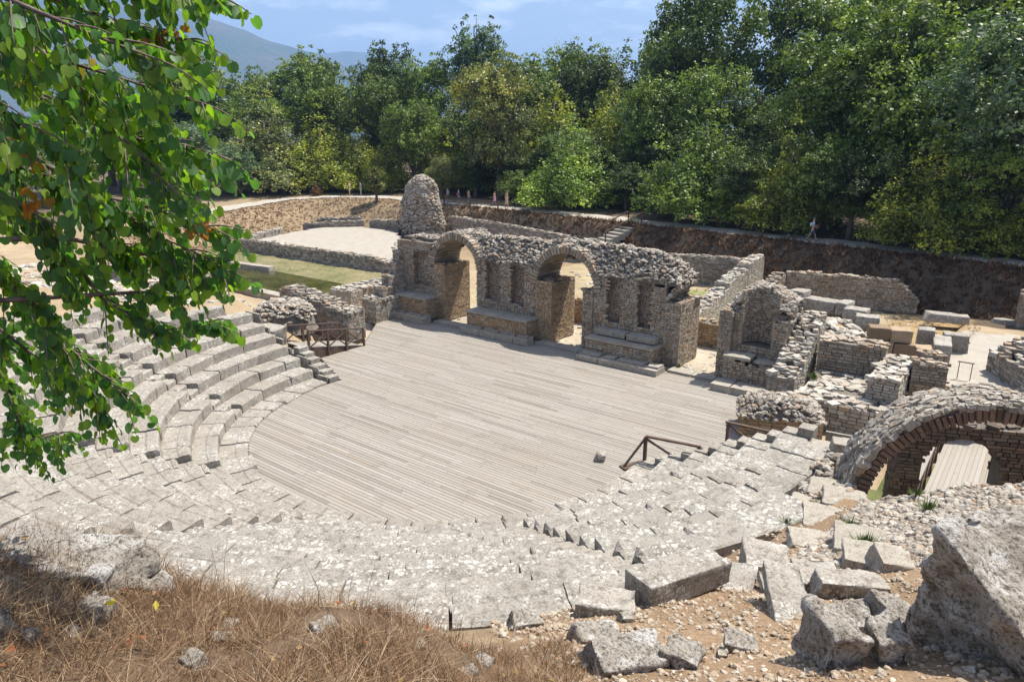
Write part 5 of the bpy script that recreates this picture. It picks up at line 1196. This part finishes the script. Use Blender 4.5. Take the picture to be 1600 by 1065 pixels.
# ------------------------------------------------------------------ haze
HAZE = 1.9e-4
def haze():
    me = bpy.data.meshes.new('haze'); bm = bmesh.new(); bmesh.ops.create_cube(bm, size=1); bm.to_mesh(me); bm.free()
    o = bpy.data.objects.new('haze', me); COL.objects.link(o); o.scale = (19000, 19000, 1000); o.location = (0, 0, 460)
    m = bpy.data.materials.new('thin_haze'); m.use_nodes = True; t = m.node_tree; t.nodes.clear(); v = t.nodes.new('ShaderNodeVolumePrincipled'); u = t.nodes.new('ShaderNodeOutputMaterial')
    v.inputs['Color'].default_value = (.36, .58, 1.0, 1); v.inputs['Density'].default_value = HAZE; t.links.new(v.outputs[0], u.inputs['Volume']); me.materials.append(m); tag(o, kind='stuff')
haze()

# ------------------------------------------------------------------ overhanging tree at the left
BR = [[(12.19, -17.11, 11.42), (12.71, -16.96, 11.04), (13.02, -16.85, 10.72), (13.2, -16.71, 10.42), (13.45, -16.64, 10.23)],
 [(11.88, -17.09, 11.06), (12.5, -16.87, 10.73), (12.95, -16.65, 10.51), (13.32, -16.49, 10.47), (13.56, -16.43, 10.41)],
 [(11.58, -17.07, 10.76), (12.22, -16.83, 10.38), (12.63, -16.64, 10.12), (12.95, -16.52, 9.94), (13.25, -16.42, 9.84)],
 [(12.44, -17.17, 11.43), (13.02, -16.84, 11.15), (13.39, -16.69, 11.01), (13.69, -16.59, 10.96)],
 [(12.65, -17.13, 11.52), (13.25, -16.79, 11.3), (13.61, -16.65, 11.17), (13.87, -16.57, 11.14)],
 [(11.51, -17.12, 10.37), (12.0, -16.88, 10.06), (12.29, -16.77, 9.79), (12.43, -16.67, 9.5), (12.79, -16.52, 9.34), (13.13, -16.38, 9.39)],
 [(11.21, -17.11, 10.03), (11.72, -16.96, 9.63), (11.9, -16.83, 9.24), (12.18, -16.73, 9.04), (12.49, -16.63, 8.85)],
 [(11.01, -17.14, 9.58), (11.29, -17.04, 9.09), (11.48, -17.02, 8.74), (11.52, -16.99, 8.39), (11.85, -16.87, 8.51)],
 [(12.16, -17.13, 11.23), (12.67, -16.87, 10.94), (13.11, -16.65, 10.8), (13.53, -16.45, 10.67)],
 [(12.28, -16.79, 9.91), (12.66, -16.62, 9.85), (13.03, -16.46, 9.79), (13.36, -16.34, 9.75)],
 [(11.67, -17.13, 10.56), (12.4, -16.82, 10.23), (12.94, -16.53, 10.11), (13.32, -16.36, 9.99)],
 [(12.44, -16.66, 9.55), (12.82, -16.5, 9.59), (13.08, -16.42, 9.67)],
 [(12.82, -17.38, 10.84), (13.07, -17.18, 10.58), (13.27, -17.03, 10.37), (13.2, -16.96, 10.11)],
 [(13.19, -17.34, 11.17), (13.44, -17.15, 11.04), (13.65, -16.99, 10.93), (13.85, -16.84, 10.84)],
 [(12.49, -17.38, 10.33), (12.71, -17.21, 10.23), (12.79, -17.02, 10.05), (12.73, -16.95, 9.78)],
 [(11.9, -17.33, 9.98), (12.11, -17.17, 9.75), (12.18, -16.99, 9.53), (12.2, -16.85, 9.12), (12.32, -16.75, 8.76)],
 [(11.39, -16.96, 11.26), (12.03, -16.6, 10.91), (12.51, -16.35, 10.68), (12.85, -16.22, 10.3)],
 [(11.31, -17.28, 9.42), (11.57, -17.08, 9.33), (11.8, -16.9, 9.06), (12.1, -16.8, 8.91)]]
def near_tree():
    rr = random.Random(5); base = Vector((11.3, -18.9, 7.6))
    root = thing('overhanging_tree', 'tree with round heart shaped leaves hanging into view from the upper left', 'tree', base)
    mb = MB(); fork = Vector((11.35, -18.6, 10.9)); mb.tube([base - Vector((0, 0, .6)), base + Vector((.05, 0, 1.2)), (11.3, -18.8, 9.8), fork, (11.6, -18.3, 12.6)], [.17, .15, .13, .11, .05], 10)
    mb.build('trunk', M_BARK, root, smooth=True)
    twigs = []; mb = MB()
    for b in BR:
        P = [Vector(p) for p in b]
        st = Vector((11.3, -18.75, min(12.3, max(9.2, P[0].z - .2)))) if P[0].x < 14.2 and P[0].y < -15.5 else None
        Q = ([st, st.lerp(P[0], .5) + Vector((0, 0, .12))] if st is not None else []) + P
        n = len(Q); mb.tube(Q, [max(.004, .026 * (1 - i / n) ** 1.2) for i in range(n)], 5)
        # side twigs along the visible part, alternating, leaning forward and down
        S_ = [0]
        for i in range(1, len(P)): S_.append(S_[-1] + (P[i] - P[i - 1]).length)
        s = .12; side = 1
        while s < S_[-1]:
            i = max(k for k in range(len(P)) if S_[k] <= s); i = min(i, len(P) - 2); t = (s - S_[i]) / (S_[i + 1] - S_[i]); p = P[i].lerp(P[i + 1], t); d = (P[i + 1] - P[i]).normalized()
            ax = Vector((rr.gauss(0, 1), rr.gauss(0, 1), rr.gauss(0, .6))).cross(d).normalized()
            q = (d * rr.uniform(.5, 1.0) + ax * rr.uniform(.4, .9) + Vector((0, 0, -.25))).normalized(); ln = rr.uniform(.16, .36) * (1 if s < S_[-1] * .8 else .7)
            twigs.append((p, q, ln)); s += rr.uniform(.03, .06)
        twigs.append((P[-1], (P[-1] - P[-2]).normalized(), .22))
    lb = MB()
    dead = [Vector(q) for q in ((13.09, -16.73, 11.0), (12.92, -17.17, 10.43), (12.94, -17.16, 10.2), (13.22, -16.41, 10.0), (13.56, -16.62, 11.0))]
    def leaf(p, hang, nrm, s, col, curl):
        # heart shaped blade: base notch, round sides, short tip, folded a little along its midrib
        t = hang; n = (nrm - t * nrm.dot(t)).normalized(); b = t.cross(n); O = [(0, 0), (.30, -.13), (.54, .06), (.58, .40), (.40, .76), (0, .94)]
        V = []
        for u, v in O: V.append(p + (b * u + t * v + n * (abs(u) * .30 * curl - .18 * curl * v * v)) * s)
        for u, v in O[1:5]: V.append(p + (b * -u + t * v + n * (abs(u) * .30 * curl - .18 * curl * v * v)) * s)
        V.append(p + (t * .42 - n * .03 * curl) * s)
        m = 10; lb.add([tuple(x) for x in V], [(0, 1, 2, m), (m, 2, 3), (m, 3, 4, 5), (0, m, 7, 6), (m, 8, 7), (m, 5, 9, 8)], rr.random(), col)
    for p, q, ln in twigs:
        pts = [p + q * ln * k / 4 + Vector((0, 0, -.10 * ln * (k / 4) ** 2 * 3)) for k in range(5)]; mb.tube(pts, [.005, .0045, .004, .003, .002], 4)
        n = max(3, int(ln / .03))
        for i in range(n):
            f = (i + .6) / n * 4; k = min(3, int(f)); c = pts[k].lerp(pts[k + 1], f - k); side = 1 if i % 2 else -1
            sd = q.cross(Vector((0, 0, 1))).normalized() * side; hang = (Vector((0, 0, -1)) * rr.uniform(.8, 1.5) + sd * rr.uniform(.25, .9) + q * rr.uniform(0, .6) + Vector((rr.gauss(0, .2), rr.gauss(0, .2), rr.gauss(0, .15)))).normalized()
            c2 = c + hang * rr.uniform(.012, .03); nrm = (sd * .6 + Vector((rr.gauss(0, .6), rr.gauss(0, .6), rr.gauss(.5, .5)))).normalized(); s = rr.uniform(.045, .08) * (.75 if i > n - 3 else 1)
            g = rr.random(); col = (.06 + .03 * g, .13 + .055 * g, .042 + .02 * g) if rr.random() < .58 else (.14 + .06 * g, .225 + .07 * g, .035)
            if rr.random() < .005: col = (.42, .30, .04)
            if min((c2 - x).length for x in dead) < .07 and rr.random() < .7: col = (.28, .11, .04); s *= .7
            leaf(c2, hang, nrm, s, col, rr.uniform(.4, 1.5))
    for x in dead:
        for _ in range(8): leaf(x + Vector((rr.gauss(0, .04), rr.gauss(0, .04), rr.gauss(0, .035))), Vector((rr.gauss(0, .4), rr.gauss(0, .4), -1)).normalized(), Vector((rr.gauss(0, 1), rr.gauss(0, 1), .3)).normalized(), rr.uniform(.035, .06), (.27 + .1 * rr.random(), .10 + .05 * rr.random(), .035), 2.4)
    mb.build('branches', M_TWIG, root, smooth=True); lb.build('leaves', M_NEARLEAF, root, smooth=True)
near_tree()

# ------------------------------------------------------------------ dry grass, weeds, litter
def blades(name, n, reg, hmin, hmax, wd, mat, lean=1.0, tone=(0, 1), clump=0, curve=.5, kind='stuff'):
    """thin bent two-piece blades standing on the ground, in tufts"""
    if clump: P = np.repeat(np.array([reg() for _ in range(n // clump + 1)]), clump, 0)[:n]
    else: P = np.array([reg() for _ in range(n)])
    zc = gza(P[::clump]) if clump else gza(P); z = (np.repeat(zc, clump)[:n] if clump else zc) - .015
    if clump: P = P + RNG.normal(0, .06, (n, 2))
    nz = np.array([mnoise.noise(Vector((q[0] * 1.7, q[1] * 1.7, 3))) for q in (P[::clump] if clump else P)]); nz = np.repeat(nz, clump)[:n] if clump else nz
    h = RNG.uniform(hmin, hmax, n) * (1 + .7 * nz); a = RNG.uniform(0, 6.28, n); l = np.abs(RNG.normal(0, .6, n)) * lean; ca, sa = np.cos(a), np.sin(a); nn = np.hypot(l, 1); w_ = wd * RNG.uniform(.6, 1.3, n); b = RNG.uniform(0, 6.28, n); px, py = np.cos(b) * w_, np.sin(b) * w_
    V = np.zeros((n, 6, 3))
    for i, (f, t) in enumerate(((0, 1), (.5, .8), (1, .1))):
        u = h * f / nn; cv = h * curve * f * f; X = P[:, 0] + ca * (l * u + cv * .6); Y = P[:, 1] + sa * (l * u + cv * .6); Z = z + np.maximum(u - cv * .45 * l, .004 + f * .01)
        V[:, 2 * i] = np.stack([X - px * t, Y - py * t, Z], 1); V[:, 2 * i + 1] = np.stack([X + px * t, Y + py * t, Z], 1)
    idx = np.arange(n)[:, None, None] * 6 + np.array([[0, 1, 3, 2], [2, 3, 5, 4]])[None]; me = bpy.data.meshes.new(name); me.vertices.add(6 * n); me.vertices.foreach_set('co', V.astype(np.float32).ravel()); me.loops.add(8 * n); me.loops.foreach_set('vertex_index', idx.astype(np.int32).ravel()); me.polygons.add(2 * n); me.polygons.foreach_set('loop_start', np.arange(0, 8 * n, 4, dtype=np.int32)); me.update(calc_edges=True)
    t = np.clip(RNG.uniform(*tone, n) * .7 + .15 + RNG.normal(0, .15, n) + .35 * nz, 0, 1); at = me.attributes.new('tone', 'FLOAT', 'FACE'); at.data.foreach_set('value', np.repeat(t, 2).astype(np.float32)); me.materials.append(mat)
    o = bpy.data.objects.new(name, me); COL.objects.link(o); return tag(o, kind=kind)
def hump_reg():
    while True:
        r_, a = RNG.uniform(19.3, 24.2), RNG.uniform(-76, -44)
        if fbm(r_ * math.cos(RAD(a)), r_ * math.sin(RAD(a)), 4, 1.3, 4) > RNG.uniform(-.45, .1): return r_ * math.cos(RAD(a)), r_ * math.sin(RAD(a))
blades('dry_grass', 110000, hump_reg, .05, .22, .0024, M_STRAW, 1.9, (.15, 1.1), 14, .6)
blades('straw_litter', 80000, hump_reg, .08, .30, .0024, M_STRAW, 4.5, (.3, 1.25), 0, .3)
blades('straw_mat', 60000, hump_reg, .04, .12, .0028, M_BRUSH, 3.5, (-.1, .9), 6, .4)
blades('tall_dry_stems', 400, hump_reg, .3, .6, .0025, M_STRAW, .5, (0, .6), 3, .25)
blades('dirt_grass', 5000, polar(15.2, 23, -42, -12), .03, .12, .003, M_STRAW, 1.5, (.4, 1.1), 14, .5)
M_WEED = mat_simple('weed_green', (.06, .11, .025), (.16, .2, .05), 9)
def bank_reg(x0, x1, d0, d1):
    X = RNG.uniform(x0, x1, 60000); Y = RNG.uniform(8, 46, 60000); d, _ = path_dist(X, Y); m = (d > d0) & (d < d1); Q = list(zip(X[m], Y[m])); it = [0]
    def f():
        it[0] = (it[0] + 1) % len(Q); return Q[it[0]]
    return f
blades('bank_undergrowth', 55000, bank_reg(-36, 24, -.2, 3.7), .12, .42, .03, M_BRUSH, 1.6, (-.1, .75), 10, .5)
blades('bank_dry_grass', 40000, bank_reg(-62, -36, .1, 11), .08, .26, .028, M_STRAW, 1.8, (.0, .95), 8, .5)
blades('pit_dry_grass', 5000, rect(-3, 15, 22, 31), .06, .2, .012, M_STRAW, 1.3, (.3, 1.), 10, .4)
def weed(name, lb, x, y, n, h, w_=.008, z=None, mat=None):
    V = MB(); zb = gz(x, y) if z is None else z
    for _ in range(n):
        a = RNG.uniform(0, 6.28); r_ = abs(RNG.normal(0, h * .45)); hh = h * RNG.uniform(.5, 1.1); p = Vector((x + math.cos(a) * r_ * .5, y + math.sin(a) * r_ * .5, zb)); q = Vector((x + math.cos(a) * r_ * 1.3, y + math.sin(a) * r_ * 1.3, zb + hh)); s = Vector((-math.sin(a), math.cos(a), 0)) * w_ * RNG.uniform(.7, 2.2); m_ = p.lerp(q, .5)
        V.add([p - s * .4, p + s * .4, m_ + s, q, m_ - s], [(0, 1, 2, 3, 4)], RNG.random())
    c = (x, y, zb); return tag(V.build(name, mat or M_WEED, None, c), lb, 'weed', 'green weeds among the stones')
for lb, x, y, n, h, z in (('green weeds growing at the foot of the sloping side wall, right of the curved niche', 10.35, 10.4, 160, .34, 1.1), ('green weeds under the edge of the small left flagstone', 13.15, -4.55, 120, .2, None), ('green weeds behind the small right flagstone', 13.95, -5.55, 120, .2, None), ('green weeds in the dirt beside the rubble slope, left of it', 15.15, -6.0, 160, .3, None),
    ('green weed tuft nearer to the pointed boulder, at the edge of the rubble slope', 15.6, -7.3, 160, .32, None), ('small weed tuft on the crest of the rubble slope', 15.9, -4.2, 70, .24, None), ('weed tuft in the middle of the rubble slope', 16.2, -5.2, 80, .26, None), ('green weeds at the corner of the stage wall pier by the right doorway', 4.05, 11.4, 90, .25, .05)):
    weed('green_weed', lb, x, y, n * 2, h * .8, .0045, z)
blades('grass_blades', 14000, lambda: (lambda q: q)((RNG.uniform(-48, -21), RNG.uniform(12.2, 19.6))), .05, .16, .012, mat_simple('lawn_blades', (.10, .13, .035), (.27, .22, .11), .45), 1., (0, 1), 10, .4)
# fallen leaves in the straw
def litter(name, n, reg, smin, smax):
    m = MB()
    for _ in range(n):
        x, y = reg(); z = gz(x, y) + RNG.uniform(.02, .12); s = RNG.uniform(smin, smax); a = RNG.uniform(0, 6.28); u = np.array([math.cos(a), math.sin(a), RNG.normal(0, .4)]) * s; v = np.array([-math.sin(a), math.cos(a), RNG.normal(0, .4)]) * s * .7; c = np.array([x, y, z]); k = RNG.random()
        m.add([c - u, c + v + (0, 0, s * .3), c + u, c - v + (0, 0, s * .3)], [(0, 1, 2, 3)], .5, ((.38, .15, .07) if k < .5 else (.45, .30, .16)) if k < .93 else (.6, .5, .08))
    return tag(m.build(name, M_NEARLEAF), kind='stuff')
o = MB(); q = Vector((12.76, -17.06, gz(12.76, -17.06) + .14)); o.add([q + Vector(v) for v in ((-.035, 0, 0), (-.01, -.03, .012), (.03, -.02, .005), (.045, .01, .015), (.01, .032, .0), (-.02, .02, .014))], [(0, 1, 2, 3, 4, 5)], .5, (.62, .50, .05)); tag(o.build('fallen_leaf', M_NEARLEAF, None, tuple(q)), 'single bright yellow leaf lying beside a white stone in the straw', 'leaf')
litter('fallen_leaves', 420, hump_reg, .015, .035)

# ------------------------------------------------------------------ signpost, low rails
def signpost():
    x, y = -66.0, 40.6; z = Tz(x, y); root = thing('wooden_signpost', 'brown wooden arrow shaped signpost on the grass beside the path at the left', 'signpost', (x, y, z))
    mb = MB(); mb.box(x - .06, x + .06, y - .06, y + .06, z - .2, z + 1.35, .5); mb.build('post', M_RAIL, root)
    d = Vector((.792, .61, 0)); n = Vector((-.61, .792, 0)); m = MB(); c = Vector((x, y, z + 1.45))
    o = [(-.85, 0), (-.6, -.2), (.65, -.2), (.65, .2), (-.6, .2)]; V = [c + d * a + Vector((0, 0, b)) - n * .1 for a, b in o] + [c + d * a + Vector((0, 0, b)) - n * .06 for a, b in o]
    m.add(V, [(0, 1, 2, 3, 4), (9, 8, 7, 6, 5)] + [(i, (i + 1) % 5, 5 + (i + 1) % 5, 5 + i) for i in range(5)], .9); m.build('arrow_board', mat_simple('sign_board', (.25, .19, .14), (.33, .26, .2), 4), root)
signpost()
def path_rail():
    pts = [(-38.6, 41.2), (-34.5, 41.0), (-30.5, 40.9)]; z = 3.2; root = thing('low_path_railing', 'low dark railing along the path edge right of the rubble tower', 'railing', (-34.5, 41, z))
    for a, b in zip(pts, pts[1:]):
        for h in (.5, .85): mb = MB(); mb.beam((*a, z + h), (*b, z + h), .07, .07); mb.build('rail', M_RAIL, root)
    for p in pts: mb = MB(); mb.box(p[0] - .06, p[0] + .06, p[1] - .06, p[1] + .06, z - .3, z + .9); mb.build('post', M_RAIL, root)
path_rail()

# ------------------------------------------------------------------ people
SKIN = mat_cloth('skin', (.45, .27, .19))
def skinned(verts, edges, name, mat, sub=1):
    me = bpy.data.meshes.new(name); me.from_pydata([v[:3] for v in verts], edges, []); o = bpy.data.objects.new(name, me); COL.objects.link(o)
    md = o.modifiers.new('s', 'SKIN'); md.use_smooth_shade = True
    for i, v in enumerate(verts): d = me.skin_vertices[0].data[i]; d.radius = (v[3], v[4] if len(v) > 4 else v[3]); d.use_root = (i == 0)
    sb = o.modifiers.new('b', 'SUBSURF'); sb.levels = sub; sb.render_levels = sub
    dg = bpy.context.evaluated_depsgraph_get(); e = bpy.data.meshes.new_from_object(o.evaluated_get(dg)); bpy.data.objects.remove(o); bpy.data.meshes.remove(me)
    return e
def person(x, y, rz, h, top, bottom, label, hair=(.05, .035, .025), stride=.0, armbend=(.2, .2), skirt=False, sleeves=True, hat=None, pack=None, long_=False):
    z = gz(x, y) + .06; k = h / 1.75; root = thing('person', label, 'person', (x, y, z), 'visitors walking and standing on the path')
    M = Matrix.Translation((x, y, z)) @ Matrix.Rotation(rz, 4, 'Z') @ Matrix.Scale(k, 4)
    s = stride; hip = .92
    def leg(sg, st):
        kx = .11 * sg; return [(kx * .8, 0, hip - .04, .092), (kx, -st * .22, .5, .062), (kx, -st * .38 + max(0, -st) * .12, .09 + max(0, -st) * .06, .042), (kx, -st * .38 - .15 + max(0, -st) * .12, .04 + max(0, -st) * .06, .038)]
    def arm(sg, b): return [(.17 * sg, 0, 1.42, .055), (.225 * sg, b * .06 + .02, 1.15, .042), (.23 * sg, -b * .35 + .0, .95 + max(0, b) * .25, .033), (.225 * sg, -b * .42 - .02, .87 + max(0, b) * .27, .036, .02)]
    V = [(0, 0, hip, .125, .1), (0, 0, 1.1, .12, .095), (0, 0, 1.3, .145, .1), (0, 0, 1.44, .11, .08), (0, -.01, 1.52, .052), (0, -.02, 1.6, .075, .085), (0, -.015, 1.69, .07, .08), (0, -.105, 1.6, .018)]; E_ = [(0, 1), (1, 2), (2, 3), (3, 4), (4, 5), (5, 6), (5, 7)]
    for sg, st in ((1, s), (-1, -s)):
        o = len(V); V += leg(sg, st); E_ += [(0, o), (o, o + 1), (o + 1, o + 2), (o + 2, o + 3)]
    for sg, b in ((1, armbend[0]), (-1, armbend[1])):
        o = len(V); V += arm(sg, b); E_ += [(3, o), (o, o + 1), (o + 1, o + 2), (o + 2, o + 3)]; w_ = V[o + 3]
        for i, (dx, ln) in enumerate(((-.03, .07), (-.01, .085), (.01, .08), (.03, .065))):
            q = len(V); V.append((w_[0], w_[1] + dx * .8 - .02 * b, w_[2] - ln * .7, .009)); V.append((w_[0] - sg * .012, w_[1] + dx - .03 * b, w_[2] - ln * 1.15, .008)); E_ += [(o + 3, q), (q, q + 1)]
        q = len(V); V.append((w_[0] - sg * .02, w_[1] - .05, w_[2] - .03, .009)); E_.append((o + 3, q))
    def put(me, name, mat): me.transform(M); return finish_mesh(me, name, mat, root, None, .5)
    put(skinned(V, E_, 'body', SKIN, 1), 'body', SKIN)
    if long_ or skirt:
        D = [(0, 0, 1.3, .155, .115), (0, 0, 1.08, .135, .11), (0, 0, .92, .165, .14), (0, 0, .65 if skirt else .6, .19, .17), (0, 0, .5 if skirt else .32, .21, .19)]; put(skinned(D, [(0, 1), (1, 2), (2, 3), (3, 4)], 'dress', None, 1), 'dress', mat_cloth('cloth', top))
    else:
        D = [(0, 0, .99, .138, .112), (0, 0, 1.12, .134, .108), (0, 0, 1.3, .158, .114), (0, 0, 1.43, .118, .088)]; E2 = [(0, 1), (1, 2), (2, 3)]
        for sg, b in ((1, armbend[0]), (-1, armbend[1])):
            o = len(D); a = arm(sg, b); D += [(*a[0][:3], .07), (a[0][0] * .4 + a[1][0] * .6, a[0][1] * .4 + a[1][1] * .6, a[0][2] * .4 + a[1][2] * .6, .06)]; E2 += [(3, o), (o, o + 1)]
        put(skinned(D, E2, 'shirt', None, 1), 'shirt', mat_cloth('cloth', top))
        D = [(0, 0, .97, .136, .112), (0, 0, .88, .14, .118)]; E2 = [(0, 1)]
        for sg, st in ((1, s), (-1, -s)):
            o = len(D); a = leg(sg, st); D += [(a[0][0], a[0][1], .8, .1), (a[1][0], a[1][1] * .9, .56, .082)]; E2 += [(1, o), (o, o + 1)]
        put(skinned(D, E2, 'shorts', None, 1), 'shorts', mat_cloth('cloth', bottom))
    put(skinned([(0, .012, 1.665, .086, .092), (0, .012, 1.735, .07, .075)], [(0, 1)], 'hair', None, 1), 'hair', mat_cloth('hair', hair))
    if hat: put(skinned([(0, .0, 1.70, .098, .1), (0, .0, 1.77, .075, .08)], [(0, 1)], 'hat', None, 1), 'hat', mat_cloth('cloth', hat))
    if pack: put(skinned([(0, .17, 1.08, .12, .08), (0, .18, 1.25, .13, .09), (0, .16, 1.42, .1, .07)], [(0, 1), (1, 2)], 'backpack', None, 1), 'backpack', mat_cloth('cloth', pack))
    for sg, st in ((1, s), (-1, -s)):
        a = leg(sg, st); put(skinned([(a[2][0], a[2][1] + .04, a[2][2] - .04, .048), (a[3][0], a[3][1], a[3][2], .045, .04)], [(0, 1)], 'shoe', None, 1), 'shoe', mat_cloth('cloth', (.1, .09, .09)))
    return root
PEOPLE = [
 (-57.6, 43.4, -.9, 1.85, (.55, .48, .45), (.42, .36, .27), 'person in a pale shirt and beige shorts standing on the path, left of a companion', {}),
 (-56.2, 44.1, -.5, 1.85, (.30, .28, .27), (.14, .34, .27), 'person in a dark top and green shorts standing on the path, right of a companion', {}),
 (-41.6, 43.2, .3, 1.78, (.62, .58, .55), (.2, .18, .16), 'person in a white shirt half hidden by the rubble tower', dict(armbend=(.9, .3))),
 (-39.3, 42.6, -.2, 1.72, (.38, .38, .44), (.05, .05, .06), 'person in a grey top and black shorts walking right of the rubble tower', dict(stride=.5)),
 (-37.2, 42.1, 2.7, 1.68, (.10, .22, .5), (.06, .1, .28), 'person in blue with a red backpack and white cap seen from behind', dict(stride=.4, pack=(.55, .06, .09), hat=(.7, .7, .72))),
 (-36.3, 42.8, 2.9, 1.7, (.45, .28, .22), (.12, .16, .25), 'person in a brownish top next to the red backpack', dict(stride=.3)),
 (-33.0, 43.4, 1.8, 1.66, (.52, .30, .46), (.5, .3, .45), 'person in a pink knee length dress walking alone on the path', dict(stride=.5, skirt=True)),
 (-31.6, 43.9, 1.6, 1.76, (.10, .09, .10), (.10, .09, .10), 'person in dark clothes beside the long beige dress', dict(stride=.3)),
 (-31.0, 43.0, 1.6, 1.72, (.44, .37, .29), (.4, .33, .26), 'person in a long beige dress and a sun hat on the path', dict(stride=.3, long_=True, hat=(.25, .19, .14))),
 (2.6, 37.6, 1.9, 1.74, (.55, .63, .75), (.08, .11, .26), 'person in a white shirt and blue shorts striding along the shaded path at the right', dict(stride=.8, armbend=(.9, .6), hat=(.45, .45, .45), pack=(.5, .58, .7))),
]
for p in PEOPLE: person(*p[:7], **p[7])
